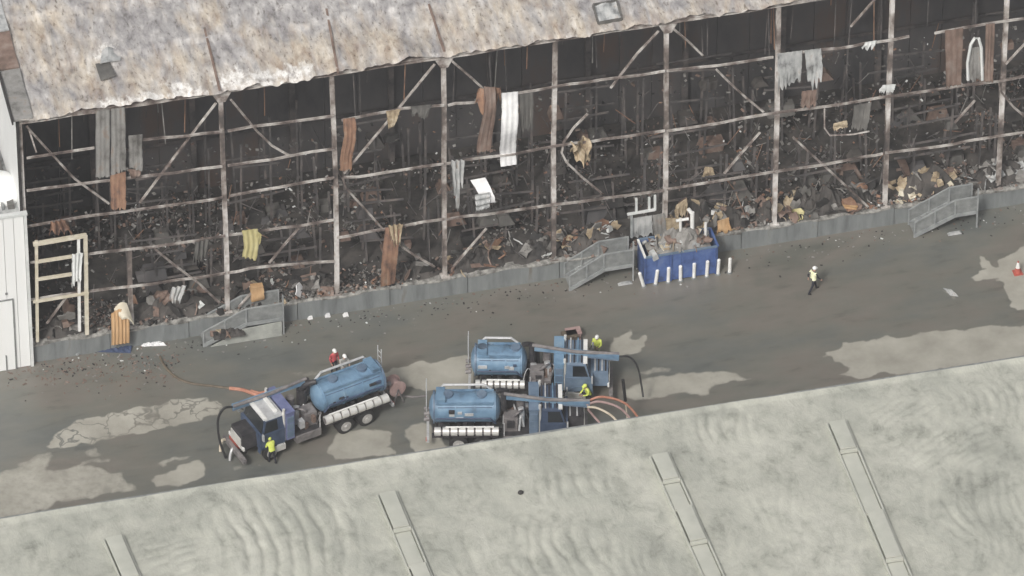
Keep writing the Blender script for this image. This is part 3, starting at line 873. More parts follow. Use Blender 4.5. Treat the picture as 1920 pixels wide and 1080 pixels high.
heap('black slumped heap between the two right columns', 1540, 385, 110, 26, ['charred', 'charred', 'dark_sheet', 'dark_sheet', 'ash'], sd=12, hz=1.4)
heap('brown rubble left of the eighth column', 1605, 378, 70, 14, ['brown_sheet', 'rust', 'ash', 'charred', 'ash'], sd=13, hz=.7)
heap('bright tan insulation heap above the right stair', 1740, 355, 140, 60, ['insulation', 'insulation', 'insulation', 'cream_paint', 'brown_sheet', 'ash', 'ash'], sd=14, hz=1.3, size=(.35, .85))
heap('grey rubble heap at the far right edge', 1880, 335, 130, 40, ['ash', 'ash', 'dark_sheet', 'pale_sheet', 'charred'], sd=15, hz=.9)
# single pieces that stand out
S2 = lambda lab, mat, q, y, **k: tag(S('scrap_panel', mat, q, y=y, parent=None, **k), lab, 'scrap')
S2('orange box-like panel above the left stair', 'orange_sheet', [(471, 540), (494, 537), (496, 562), (472, 566)], -.12, corr=.0, th=.35)
S2('tall tan torn panel sticking up behind the blue bin', 'insulation', [(1268, 385), (1288, 372), (1290, 402), (1265, 405)], .4, jag=.3)
S2('tan wedge of board right of the blue bin', 'orange_sheet', [(1346, 415), (1366, 408), (1372, 432), (1344, 438)], -.05, jag=.15)
S2('small orange board lying left of the eighth column', 'orange_sheet', [(1580, 384), (1608, 386), (1606, 394), (1584, 390)], -.05, corr=0)

# fine debris: too many to count
def fine_debris():
    r = random.Random(5)
    m = MB()
    pal = ['charred', 'ash', 'dark_sheet', 'brown_sheet', 'white_trim', 'rust']
    wts = [.22, .24, .26, .20, .035, .045]
    cand = np.random.RandomState(3).rand(26000, 2)
    cx = XL+.5+cand[:, 0]*(XR-XL-1.5)
    cy = .05+cand[:, 1]**1.6*10.2
    dens = fbm(cx*.45, cy*.6, 301, 3)
    keep = np.random.RandomState(4).rand(26000) < np.clip((dens-.40)*3.2, .03, 1)
    for x, y in zip(cx[keep], cy[keep]):
        q = r.random()
        x, y = float(x), float(y)
        if q < .30 and y > 1.5:
            z = DOCK+r.choice((1.4, 2.8, 4.2, 5.4))*r.uniform(.9, 1.1)
            y = r.choice((3.0, 7.4))+r.uniform(-.6, .6)
        else:
            z = DOCK+abs(r.gauss(0, .12))+.03
        m.cur = r.choices(range(6), wts)[0]
        s = r.uniform(.04, .15)
        if m.cur == 4: s *= .7
        m.box((x, y, z), (s*r.uniform(.5, 2.2), s, s*r.uniform(.2, .7)), (r.uniform(-.7, .7), r.uniform(-.7, .7), r.uniform(0, 3)))
    o = m.build('fine_debris', pal, None, fix=False)
    tag(o, 'fine charred debris strewn over the warehouse floor and racks', 'debris', kind='stuff')
    m = MB()
    for i in range(700):                       # loose twigs of steel, hanging wires
        x = r.uniform(XL+.5, XR-1)
        y = r.uniform(.5, 9.5)
        z = DOCK+r.uniform(0, 6.5)*r.random()
        L = r.uniform(.3, 1.6)
        d = Vector((r.uniform(-.5, .5), r.uniform(-.3, .3), r.uniform(-1, 1))).normalized()*L
        m.cur = r.choices((0, 1, 2), (.8, .08, .12))[0]
        m.bar((x, y, z), Vector((x, y, z))+d, .035, .035)
    for i in range(160):
        x, y = r.uniform(XL+1, XR-1), r.uniform(.8, 9.8)
        zt = ZE-.3+SLOPE*y
        L = r.uniform(1.5, 7)
        m.cur = r.choices((0, 1, 2), (.7, .2, .1))[0]
        m.bar((x, y, zt), (x+r.uniform(-.3, .3), y, zt-L), .05, .05)
    o = m.build('tangled_wire', ['rack_steel', 'rust', 'ash'], None, fix=False)
    tag(o, 'tangle of burnt wire and rods inside the racks', 'debris', kind='stuff')
    m = MB()
    for i in range(700):                        # litter at the foot of the dock wall
        x = r.uniform(XL, XR)
        y = -.25-abs(r.gauss(0, .9))
        m.cur = r.choices(range(4), (.45, .3, .2, .05))[0]
        s = r.uniform(.03, .09)
        m.box((x, y, s*.2), (s*r.uniform(.6, 2), s, s*.4), (0, 0, r.uniform(0, 3)))
    for i in range(420):
        p = gnd(r.uniform(10, 340), r.gauss(688, 24))
        m.cur = r.choices(range(4), (.12, .14, .73, .01))[0]
        s = r.uniform(.03, .08)
        m.box((p.x, p.y, s*.2+.01), (s*r.uniform(.8, 3.5), s, s*.4), (r.uniform(-.2, .2), r.uniform(-.2, .2), r.uniform(0, 3)))
    o = m.build('ground_litter', ['charred', 'ash', 'brown_sheet', 'white_trim'], None, fix=False)
    tag(o, 'small litter and char along the foot of the dock wall', 'debris', kind='stuff')
fine_debris()

# ================================================================== WHITE ANNEX
A0 = fac(49, 400, -.35)
annex = thing('annex_building', 'lower white-clad annex at the left end of the burnt warehouse', 'building', (A0.x-3, 4, 0))
ax1, az = A0.x, A0.z
AW = .56
for k in range(12):
    xr = ax1-.16-AW*k
    MB().box((xr-AW/2, -.3, az/2+.0), (AW-.025, .1, az-.1)).build('cladding_strip', 'white_clad', annex, world=True)
MB().box((ax1-4, 4.3, az/2-.1), (8-.1, 9.0, az-.3)).build('wall_core', 'white_trim', annex, world=True)
MB().bar((ax1-.07, -.34, .0), (ax1-.07, -.34, az), .16, .16).build('corner_trim', 'white_trim', annex, world=True)
MB().box((ax1-4, -.32, az+.0), (8.1, .25, .16)).build('parapet_cap', 'white_trim', annex, world=True)
MB().box((ax1-4, 4.4, az-.16), (7.9, 8.8, .12)).build('roof', 'pale_sheet', annex, world=True)
dm = fac(6, 372, 1.6)
MB().ell((dm.x, 1.9, az-.1), (1.05, 1.3, 1.05), 18, 12).build('roof_cowl', 'white_clad', annex, world=True, smooth='all')
MB().bar((XL-.5, .3, az+.05), (XL-.5, 8.5, az+.05), .35, .3).build('valley_flashing', 'dark_sheet', annex, world=True)
MB().bar((XL-.95, .3, az+.02), (XL-.95, 8.5, az+.02), .12, .3).build('valley_flashing', 'galvanised_dull', annex, world=True)
dp = [fac(-30, 572, -.42), fac(23, 563, -.42)]
dz = dp[1].z
dr = MB().box(((dp[0].x+dp[1].x)/2, -.37, dz/2+.02), (dp[1].x-dp[0].x, .04, dz)).build('door', 'white_clad', annex, world=True)
for (p, q) in (((dp[0].x, -.40, dz+.05), (dp[1].x+.06, -.40, dz+.05)), ((dp[1].x+.03, -.40, .02), (dp[1].x+.03, -.40, dz+.02))):
    MB().bar(p, q, .07, .07).build('frame', 'galvanised_dull', dr, world=True)
MB().bar((dp[1].x-.5, -.43, .05), (dp[1].x-.5, -.43, 1.1), .05, .05).build('handle', 'galvanised_dull', dr, world=True)
MB().box((ax1-1.3, -.345-.03, 5.4), (.12, .05, .14)).build('wall_vent', 'galvanised_dull', annex, world=True)

# ================================================================== NEAR BUILDING (roof in the foreground)
NZ = 9.0
def nr(px, py):
    return gnd(px, py, NZ)
E0, E1 = nr(0, 975), nr(1920, 671)
print('NEAR EDGE', E0, E1)
eu = (E1-E0).normalized()
ev = Vector((eu.y, -eu.x, 0))                    # towards the camera
near = thing('foreground_building', 'long low building with a wrinkled pale grey membrane roof in the foreground', 'building', (0, (E0.y+E1.y)/2-15, 0))
def near_roof_material():
    m = bpy.data.materials.new('membrane_roof')
    m.use_nodes = True
    n, l = m.node_tree.nodes, m.node_tree.links
    b = n['Principled BSDF']
    geo = n.new('ShaderNodeNewGeometry')
    def noise(sc, det, st=(1, 1, 1), dist=0.0, rough=.6):
        mp = n.new('ShaderNodeMapping'); mp.inputs['Scale'].default_value = st
        l.new(geo.outputs['Position'], mp.inputs[0])
        z = n.new('ShaderNodeTexNoise'); z.inputs['Scale'].default_value = sc; z.inputs['Detail'].default_value = det
        z.inputs['Roughness'].default_value = rough; z.inputs['Distortion'].default_value = dist
        l.new(mp.outputs[0], z.inputs['Vector'])
        return z.outputs['Fac']
    def ramp(src, stops):
        c = n.new('ShaderNodeValToRGB')
        while len(c.color_ramp.elements) < len(stops): c.color_ramp.elements.new(.5)
        for e, (p, col) in zip(c.color_ramp.elements, stops):
            e.position = p; e.color = (*col, 1)
        l.new(src, c.inputs[0])
        return c.outputs[0]
    c1 = ramp(noise(.22, 7, (1, .7, 1), .6), [(.30, (.315, .322, .285)), (.43, (.385, .392, .347)), (.55, (.44, .444, .392)), (.7, (.48, .482, .43))])
    c2 = ramp(noise(.8, 11, (1.0, .8, 1), .3, .74), [(.32, (.52, .53, .52)), (.42, (.82, .825, .815)), (.5, (.97, .97, .97)), (.66, (1.12, 1.12, 1.1))])
    q = n.new('ShaderNodeMix'); q.data_type = 'RGBA'; q.blend_type = 'MULTIPLY'; q.inputs[0].default_value = .9
    l.new(c1, q.inputs[6]); l.new(c2, q.inputs[7])
    l.new(q.outputs[2], b.inputs['Base Color'])
    b.inputs['Roughness'].default_value = .75
    bp = n.new('ShaderNodeBump'); bp.inputs['Strength'].default_value = .35; bp.inputs['Distance'].default_value = .05
    l.new(noise(1.1, 9, (1.2, .8, 1), .4, .7), bp.inputs['Height'])
    bp.inputs['Strength'].default_value = .8; bp.inputs['Distance'].default_value = .10
    l.new(bp.outputs[0], b.inputs['Normal'])
    return m
U, V = np.meshgrid(np.arange(-6, 66, .12), np.arange(0, 24.5, .12))
X = E0.x+eu.x*U+ev.x*V
Y = E0.y+eu.y*U+ev.y*V
Z = np.full(X.shape, NZ)+(fbm(U*.25, V*.25, 201)-.5)*.12
def uv_of(px, py):
    d = nr(px, py)-E0
    return d.dot(eu), d.dot(ev)
# groups of wrinkles: centre px, half sizes (m), wavelength, direction tilt, arc curvature, height
for px, py, hu, hv, wl, tilt, curv, amp in (
    (540, 1020, 3.6, 3.4, 1.05, .05, .05, .12), (300, 1050, 2.2, 1.6, .8, 1.2, -.14, .05), (1345, 800, 2.0, 1.3, .85, .2, -.12, .08),
    (1075, 905, 2.2, 1.2, .9, .1, -.14, .09), (1040, 1025, 3.0, 2.8, .95, .12, -.10, .09), (1180, 1050, 1.6, 1.6, .8, .1, -.1, .05),
    (1870, 765, 2.6, 1.6, .7, .3, .15, .07), (1760, 830, 2.6, 2.0, .65, .9, .12, .06), (1840, 930, 3.0, 3.0, .75, .25, -.12, .07), (1700, 760, 2.0, 1.2, .6, 1.0, .1, .045),
    (1450, 930, 1.4, 2.6, .8, .15, -.05, .05), (1560, 1040, 2.4, 1.8, .7, .4, .08, .05), (1400, 1040, 2.0, 1.8, .7, .7, .1, .045), (60, 1060, 2.0, 1.6, .8, .4, .1, .04),
    (880, 1040, 1.2, 2.2, .9, .1, -.05, .05), (620, 905, 2.6, .9, 1.4, .1, .2, .03), (1880, 1040, 2.4, 2.0, .6, .5, .1, .05), (820, 915, 2.0, 1.0, .9, .8, .1, .03)):
    u0, v0 = uv_of(px, py)
    du, dv = U-u0, V-v0
    k = np.exp(-(np.abs(du/hu)**4))*np.exp(-(np.abs(dv/hv)**3))
    wl *= .85
    ph = (du*math.cos(tilt)+dv*math.sin(tilt)+curv*dv*dv+(fbm(U*.5, V*.3, 211)-.5)*1.2+(fbm(U*1.7, V*.7, 215)-.5)*.25)*2*math.pi/wl
    wv = 1-(0.5+.5*np.sin(ph))**3.2
    Z += 1.1*k*amp*wv*(.55+.9*fbm(U*.6, V*.5, 221))
Z += (fbm(U*1.1, V*1.1, 231)-.5)*.075*np.clip(fbm(U*.2, V*.2, 241)*2-.5, 0, 1)
Z += .10*np.clip(1-V/.35, 0, 1)
nroof = heightgrid('membrane_roof', X, Y, Z, near_roof_material(), near)
# walls under it
for k in range(24):
    a = E0+eu*(-6+3*k)+ev*.15
    b = E0+eu*(-6+3*(k+1)-.03)+ev*.15
    MB().poly([(a.x, a.y, 0), (b.x, b.y, 0), (b.x, b.y, NZ-.15), (a.x, a.y, NZ-.15)], -ev*.1).build('wall_panel', 'white_trim', near, world=True)
for s_ in (-6, 65.9):
    a, b = E0+eu*s_+ev*.3, E0+eu*s_+ev*24
    MB().poly([(a.x, a.y, 0), (b.x, b.y, 0), (b.x, b.y, NZ-.15), (a.x, a.y, NZ-.15)], eu*.12).build('end_wall', 'white_trim', near, world=True)
a, b = E0+eu*-6+ev*24.3, E0+eu*66+ev*24.3
MB().poly([(a.x, a.y, 0), (b.x, b.y, 0), (b.x, b.y, NZ-.15), (a.x, a.y, NZ-.15)], ev*.1).build('rear_wall', 'white_trim', near, world=True)
MB().bar(E0+eu*-6-ev*.06-Vector((0, 0, .02)), E0+eu*66-ev*.06-Vector((0, 0, .02)), .14, .16).build('eaves_gutter', 'galvanised_dull', near, world=True)
def skylight(px, py, qx, qy, cuts, lift):
    p, q = nr(px, py), nr(qx, qy)
    d = (q-p).normalized()
    s = Vector((-d.y, d.x, 0))
    if s.x < 0: s = -s
    L = (q-p).length
    root = MB()
    for sg in (-.52, .52):
        root.bar(p+s*sg+Vector((0, 0, lift*.5)), q+s*sg+Vector((0, 0, lift*.5)), .09, lift+.16)
    r = root.build('skylight_curb', 'skylight', near, world=True)
    t0 = 0
    cs = list(cuts)+[1.0]
    for i, c in enumerate(cs):
        a, b = p+d*(L*t0+.1), p+d*(L*c-.1)
        h = lift+(-.02 if i % 2 else .24)
        mid, half = (a+b)/2, (b-a).length/2
        m = MB()
        def fn(u, v):
            return a.lerp(b, v)+s*(u-.5)*.84+Vector((0, 0, h+.02*math.sin(u*math.pi)))
        m.grid(fn, 6, 4, (0, 0, -.08)).build('skylight_pane', 'skylight', r, world=True)
        e = p+d*(L*c)
        MB().bar(e-s*.46+Vector((0, 0, lift+.1)), e+s*.46+Vector((0, 0, lift+.1)), .12, .2).build('skylight_bar', 'skylight', r, world=True)
        t0 = c
skylight(212, 1012, 300, 1215, (.4, .7), .10)
skylight(725, 930, 830, 1180, (.28, .55, .8), .12)
skylight(1236, 858, 1380, 1180, (.16, .32, .52, .75), .14)
skylight(1568, 796, 1700, 1110, (.18, .55, .83), .12)
o = MB().ell(nr(976, 926)+Vector((0, 0, .1)), (.16, .13, .13), 8, 6).build('roof_stone', 'charred', None)
tag(o, 'small dark lump lying on the pale foreground roof', 'lump')

# ================================================================== DOCK STAIRS
def stair(label, foot, turn, end, skirt=False, sd=0):
    """foot: pixel of near foot on the ground, turn/end: pixels of the landing's near lower edge (z = dock)"""
    f = gnd(*foot)
    yn = f.y
    a = fac(*turn, yn)
    b = fac(*end, yn)
    zl = DOCK-.05
    t = thing('dock_stair', label, 'stair', (f.x, yn+.6, 0))
    x0, x1, x2 = 0, a.x-f.x, b.x-f.x
    W = 1.15
    for y in (-.6, .55):
        MB().bar((x0, y, .08), (x1, y, zl-.1), .07, .24).build('stringer', 'galvanised', t)
        MB().bar((x1, y, zl-.1), (x2, y, zl-.1), .07, .22).build('landing_beam', 'galvanised', t)
        MB().bar((x0, y, 1.05), (x1, y, zl+1.0), .07, .07).build('handrail', 'galvanised', t)
        MB().bar((x1, y, zl+1.0), (x2, y, zl+1.0), .07, .07).build('handrail', 'galvanised', t)
        # infill guard panels
        MB().poly([(x0+.05, y+.01, .25), (x1, y+.01, zl+.05), (x1, y+.01, zl+.95), (x0+.05, y+.01, 1.0)], (0, .025, 0)).build('guard_panel', 'galvanised_dull', t)
        MB().poly([(x1+.05, y+.01, zl+.05), (x2-.05, y+.01, zl+.05), (x2-.05, y+.01, zl+.95), (x1+.05, y+.01, zl+.95)], (0, .025, 0)).build('guard_panel', 'galvanised_dull', t)
        for xx, za, zb in ((x0, 0, 1.1), ((x0+x1)/2, zl/2, zl/2+1.0), (x1, zl-.1, zl+1.02), (x2, 0, zl+1.6 if y < 0 else zl+1.05)):
            MB().bar((xx, y-.02, za), (xx, y-.02, zb), .08, .08).build('post', 'galvanised', t)
    n = 7
    for i in range(n):
        k = (i+.5)/n
        MB().box((x0+(x1-x0)*k, 0, .1+(zl-.15)*k), ((x1-x0)/n, 1.08, .04)).build('tread', 'galvanised_dull', t)
    MB().box(((x1+x2)/2, 0, zl-.02), (x2-x1, 1.08, .05)).build('landing', 'galvanised_dull', t)
    if skirt:
        o = MB().poly([(x0+.35, -.75, .02), (x2-.1, -.75, .02), (x2-.1, -.68, zl-.25), (x1-.2, -.68, zl-.35)], (0, .06, 0)).build('skirt_panel', 'pale_concrete', t)
        o['label'] = 'pale triangular skirt panel under the stair'
    return t
stair('grey steel dock stair with pale skirt panel and scraps on its steps', (382, 650), (462, 608), (531, 598), skirt=True)
stair('grey steel dock stair beside the blue bin', (1068, 545), (1132, 506), (1187, 498))
stair('grey steel dock stair at the right, below the tan insulation heap', (1714, 445), (1790, 408), (1832, 401))
heap('tan and brown scraps dumped on the left stair', 428, 612, 60, 12, ['insulation', 'brown_sheet', 'cream_paint', 'charred', 'rust'], y=(-1.5, -.7), hz=.35, size=(.35, .8), sd=33, z0=.75)

# ================================================================== BLUE BIN
bl, br_ = gnd(1208, 534), gnd(1346, 515)
BX0, BX1, BY = bl.x, br_.x, (bl.y+br_.y)/2
BD = abs(BY)-.22
BH = 1.95
bin_ = thing('waste_bin', 'large blue steel waste bin full of debris against the dock', 'bin', ((BX0+BX1)/2, BY+BD/2, 0))
L = BX1-BX0
npan = 6
for k in range(npan):
    a = -L/2+L*k/npan
    MB().box((a+L/npan/2, -BD/2+.03, BH/2+.05), (L/npan-.012, .06, BH-.1)).build('side_panel', 'bin_blue', bin_)
    MB().box((a+L/npan/2, BD/2-.03, BH/2+.05), (L/npan-.012, .06, BH-.1)).build('side_panel', 'bin_blue', bin_)
for sg in (-1, 1):
    MB().box((sg*(L/2-.02), 0, BH/2+.05), (.06, BD-.13, BH-.1)).build('end_panel', 'bin_blue', bin_)
    MB().bar((sg*(L/2-.02), -BD/2, BH+.04), (sg*(L/2-.02), BD/2, BH+.04), .12, .1).build('rim', 'white_paint' if sg < 0 else 'bin_blue', bin_)
for y in (-BD/2, BD/2):
    MB().bar((-L/2+.05, y, BH+.04), (L/2-.05, y, BH+.04), .1, .1).build('rim', 'truck_steel_blue', bin_)
for xx in (-L/2, -.6, L/2-.15):
    MB().bar((xx, -BD/2-.04, .1), (xx, -BD/2-.04, BH), .07, .1).build('stiffener', 'bin_blue', bin_)
MB().box((0, 0, .12), (L-.1, BD-.1, .1)).build('floor', 'truck_dark', bin_)
t = heap('pale debris and broken boards filling the blue bin', 1276, 470, 120, 46, ['insulation', 'ash', 'pale_sheet', 'pale_sheet', 'cream_paint', 'brown_sheet'], y=(BY+.15, BY+BD-.15), hz=1.0, size=(.4, .9), sd=40, z0=1.85, name='bin_contents', base='ash')
t.location.x = (BX0+BX1)/2
# white pipes standing in the debris
for k, (a, b0, b1, lab) in enumerate(((1276, 446, 410, 'short white pipe with a tee standing in the blue bin'), (1298, 447, 398, 'tallest white pipe standing in the blue bin'), (1323, 443, 418, 'rightmost white pipe standing in the blue bin'))):
    p, q = fac(a, b0+14, BY+BD*.6), fac(a, b1, BY+BD*.6)
    m = MB().tube([p, q], .085 if k != 1 else .12, 10)
    if k == 0: m.tube([q+Vector((-.25, 0, -.1)), q+Vector((.45, 0, -.1))], .09, 10)
    if k == 1: m.tube([q+Vector((0, 0, -.12)), q+Vector((-.2, .1, .2))], .11, 10)
    tag(m.build('pipe', 'white_paint', None, smooth=True, origin='auto'), lab, 'pipe', 'white pipes in the bin')
# grey sheet screen on the dock left of the bin + rails
scr = thing('dock_screen', 'battered pale grey screen on the dock behind the blue bin', 'screen', tuple(fac(1215, 445, -.02)))
for (q, mt) in (([(1184, 410), (1222, 404), (1224, 440), (1186, 446)], 'pale_sheet'), ([(1223, 404), (1246, 400), (1252, 442), (1225, 444)], 'grey_sheet'), ([(1247, 410), (1278, 408), (1278, 440), (1252, 444)], 'insulation')):
    S('screen_sheet', mt, q, y=-.05, jag=.15, parent=scr)
MB().bar(fac(1176, 402, -.2), fac(1228, 393, -.2), .12, .12).build('top_rail', 'white_trim', scr, world=True)
for a, b0, b1 in ((1184, 445, 402), (1193, 396, 372), (1217, 394, 370), (1228, 394, 366)):
    MB().bar(fac(a, b0, -.12), fac(a, b1, -.12), .12, .12).build('post', 'white_trim' if a > 1190 else 'galvanised', scr, world=True)
# bollards
BOL = [((1207, 537), (1199, 511)), ((1229, 533), (1233, 506)), ((1253, 529), (1254, 501)), ((1276, 526), (1276, 498)), ((1301, 521), (1302, 493)), ((1325, 518), (1327, 489)), ((1346, 514), (1348, 486)), ((1368, 511), (1369, 484))]
bl_lab = ['leaning white bollard at the left corner of the blue bin', 'second white bollard from the left before the blue bin, tilted slightly right', 'third white bollard from the left before the blue bin', 'fourth white bollard from the left before the blue bin',
          'fifth white bollard from the left before the blue bin', 'sixth white bollard from the left before the blue bin', 'white bollard at the right corner of the blue bin', 'rightmost white bollard, standing clear of the blue bin']
for (p, q), lab in zip(BOL, bl_lab):
    g = gnd(*p)
    h = fac(*q, g.y)
    t = thing('bollard', lab, 'bollard', tuple(g), group='white bollards by the blue bin')
    d = h-g
    MB().tube([(0, 0, 0), d*.96, d], [.1, .1, .06], 10).build('post', 'white_paint', t, smooth=True)
    MB().tube([(0, 0, 0), (0, 0, .06)], [.17, .14], 10).build('base', 'dock_concrete', t)

# ================================================================== TRUCKS
def arcpts(p0, p1, p2, n=10):
    p0, p1, p2 = Vector(p0), Vector(p1), Vector(p2)
    return [p0*(1-t)**2+p1*2*t*(1-t)+p2*t*t for t in [i/n for i in range(n+1)]]
def wheel(t, x, y, dual=False):
    w = bpy.data.objects.new('wheel', None)
    w.empty_display_size = .2
    w.parent = t
    w.location = (x, y, .52)
    COL.objects.link(w)
    sg = 1 if y > 0 else -1
    wd = .56 if dual else .3
    m = MB()
    m.tube([(0, -wd/2, 0), (0, -wd/2+.05, 0), (0, wd/2-.05, 0), (0, wd/2, 0)], [.42, .52, .52, .42], 20)
    m.build('tyre', 'rubber', w, smooth=True)
    m = MB()
    m.tube([(0, sg*(wd/2-.02), 0), (0, sg*(wd/2+.012), 0)], [.33, .30], 16)
    m.tube([(0, sg*(wd/2), 0), (0, sg*(wd/2+.07), 0)], [.13, .10], 10)
    m.build('rim', 'rim_steel', w, smooth=True)
def truck(label, rear, heading, near_side, tank_x=(.25, 4.3), boom=((4.2, .3, 3.55), (8.9, .3, 3.2)), blue='truck_blue', cab='truck_blue_dark', deck='truck_dark', rails='truck_blue', whitebar=True, cut=0.0, cabinet='truck_steel_blue', nose='truck_steel_blue', sd=0):
    g = gnd(*rear)
    t = thing('vacuum_tanker', label, 'truck', (g.x, g.y, .01), heading, 'blue vacuum tanker trucks')
    ns = near_side
    r = random.Random(sd)
    T_ = t
    ch = MB()
    for y in (-.42, .42): ch.box((4.5-cut/2, y, .88), (8.6-cut, .09, .26))
    for xx in (.4, 1.6, 2.9, 4.2, 5.6-cut/2, 7.0-cut): ch.box((xx, 0, .88), (.1, .75, .18))
    ch.build('chassis', 'truck_dark', t)
    for x in (1.55, 2.85):
        for y in (-.93, .93): wheel(t, x, y, True)
    for y in (-1.0, 1.0): wheel(t, 7.35-cut, y)
    for x in (1.55, 2.85, 7.35-cut):
        MB().tube([(x, -.9, .52), (x, .9, .52)], .09, 8).build('axle', 'truck_dark', t)
    for y in (-.95, .95):
        m = MB()
        m.grid(lambda u, v: Vector((2.2+math.cos(math.pi*(1-u))*1.5, y+(v-.5)*.62, 1.02+.18*math.sin(math.pi*u))), 12, 1, (0, 0, .03))
        m.build('mudguard', 'truck_dark', t)
    # tank
    xa, xb = tank_x
    R, zc = .83, 2.2
    prof = [(xa-.28, .05), (xa-.25, .36), (xa-.15, .63), (xa, R), (xa+.03, R), (xb-.03, R), (xb, R), (xb+.15, .63), (xb+.25, .36), (xb+.28, .05)]
    m = MB().tube([(x, 0, zc) for x, _ in prof], [q for _, q in prof], 28)
    tank = m.build('tank', blue, t, smooth=True)
    for k in range(4):
        xx = xa+.12+(xb-xa-.24)*k/3
        MB().tube([(xx-.035, 0, zc), (xx+.035, 0, zc)], R+.035, 28).build('band', blue, tank, smooth=True)
    for y in (-.55, .55):                        # walkway upstands along the top
        zz = zc+math.sqrt(R*R-y*y)
        MB().bar((xa+.1, y, zz+.04), (xb-.1, y, zz+.04), .10, .16).build('top_rail', rails, tank)
        MB().bar((xa+.2, y*1.18, zz-.16), (xb-.2, y*1.18, zz-.16), .05, .10).build('side_rail', 'truck_blue_dark', tank)
    MB().tube([(xa+.2, ns*-.68, zc+R*.72), (xa+.5, ns*-.68, zc+R+.15), (xb-.6, ns*-.68, zc+R+.15), (xb-.1, ns*-.60, zc+R*.70)], .07, 6).build('overflow_pipe', 'aluminium', tank)
    for xx in ((xa+xb)/2-.9, (xa+xb)/2+.9):
        MB().tube([(xx, 0, zc+R-.06), (xx, 0, zc+R+.12)], .27, 14).build('hatch', 'truck_steel_blue', tank)
    MB().box((xa+.35, 0, zc+R+.02), (.5, 1.1, .2)).build('float_box', blue, tank)
    for k in range(5):
        xq = xa+.3+(xb-xa-.6)*r.random()
        MB().box((xq, ns*.79, zc+r.uniform(-.1, .3)), (r.uniform(.15, .5), .14, r.uniform(.1, .22))).build('fitting', r.choice(['truck_blue_dark', 'truck_dark', 'aluminium']), tank)
    MB().tube([(xa+.1, ns*.87, zc-.1), (xb-.3, ns*.87, zc-.1), (xb, ns*.8, zc-.5)], .05, 6).build('side_pipe', 'truck_blue_dark', tank)
    # saddle + rear door ring
    for xx in (xa+.4, (xa+xb)/2, xb-.4):
        MB().taper((xx, 0, 1.25), (.22, 1.3, .55), (1, .9)).build('saddle', 'truck_dark', t)
    MB().tube([(xa-.07, 0, zc), (xa+.03, 0, zc)], R+.08, 28).build('rear_ring', 'truck_steel_blue', tank, smooth=True)
    # ladder at the rear
    for y in (-.2, .2):
        MB().tube([(xa-.42, y-.5*ns, 1.0), (xa-.42, y-.5*ns, 3.6)], .03, 6).build('ladder_rail', 'aluminium', t)
    for k in range(7):
        MB().tube([(xa-.42, -.2-.5*ns, 1.2+.35*k), (xa-.42, .2-.5*ns, 1.2+.35*k)], .022, 5).build('ladder_rung', 'aluminium', t)
    MB().bar((xa-.35, -1.1, .72), (xa-.35, 1.1, .72), .14, .2).build('rear_bumper', 'aluminium', t)
    for y in (-.95, .95):
        MB().box((xa-.44, y, .72), (.05, .22, .12)).build('tail_lamp', 'red_paint', t)
    for k in range(3):
        MB().tube([(xa-.25, -.45+.45*k, 1.75), (xa-.55, -.45+.45*k, 1.70)], .12, 10).build('outlet', 'truck_grey', t)
    # hose tubes at both sides: bright segmented cylinders
    for sg in (-1, 1):
        nseg = 8
        L_ = xb-xa+.25
        for k in range(nseg):
            a = xa-.05+L_*k/nseg
            MB().tube([(a+.05, sg*1.13, 1.42), (a+L_/nseg-.05, sg*1.13, 1.42)], .25, 14).build('hose_tube', 'chrome', t, smooth=True)
        MB().tube([(xa-.02, sg*1.13, 1.40), (xa+L_-.08, sg*1.13, 1.40)], .17, 10).build('tube_core', 'truck_grey', t)
        MB().box(((xa+xb)/2, sg*1.1, 1.13), (L_, .34, .06)).build('tube_tray', 'truck_dark', t)
        if sg == ns:
            for k, zz in enumerate((1.72,)):
                MB().tube([(xa+.6, sg*1.12, zz), (xb-.1, sg*1.12, zz)], .05, 6).build('side_pipe', 'white_paint', t)
    n0 = set(bpy.data.objects)
    # pump bay between tank and cabinet
    x2 = xb+.35
    xe = 5.95-cut
    MB().box(((x2+xe)/2, 0, 1.04), (xe-x2, 2.2, .06)).build('deck', deck, t)
    MB().box((x2+.45, ns*.35, 1.5), (.75, .8, .85)).build('blower', 'truck_grey', t)
    MB().tube([(x2+.3, -ns*.55, 1.1), (x2+.3, -ns*.55, 2.6)], .3, 14).build('cyclone', 'truck_dark', t, smooth=True)
    MB().tube([(x2+1.0, -ns*.6, 1.1), (x2+1.0, -ns*.6, 2.3)], .24, 14).build('filter_canister', 'truck_grey', t, smooth=True)
    MB().tube([(x2+1.05, ns*.2, 1.1), (x2+1.05, ns*.2, 1.9), (x2+1.0, ns*.1, 2.2)], .17, 10).build('silencer', 'aluminium', t, smooth=True)
    MB().tube(arcpts((x2+.3, -ns*.55, 2.6), (x2+.3, -ns*.3, 3.2), (x2-.3, 0, 3.3), 8), .14, 10).build('duct', 'truck_dark', t, smooth=True)
    MB().tube(arcpts((x2+.6, ns*.5, 1.9), (x2+.8, ns*.9, 2.5), (x2+1.1, ns*.2, 2.1), 8), .07, 8).build('duct', 'truck_grey', t, smooth=True)
    for k in range(12):
        MB().box((x2+r.uniform(.1, max(.4, xe-x2-.1)), r.uniform(-.9, .9), 1.2+r.uniform(0, .5)), (r.uniform(.15, .4), r.uniform(.15, .4), r.uniform(.2, .5)), (0, 0, r.uniform(-.3, .3))).build('valve_block', r.choice(['truck_grey', 'truck_dark', 'aluminium', 'brown_sheet']), t)
    for sg in (-1, 1):
        MB().box(((x2+xe)/2, sg*1.0, .82), (xe-x2-.15, .42, .44)).build('tool_box', 'truck_grey', t)
        MB().bar((x2+.1, sg*1.12, 1.08), (x2+.1, sg*1.12, 1.95), .05, .05).build('deck_post', 'aluminium', t)
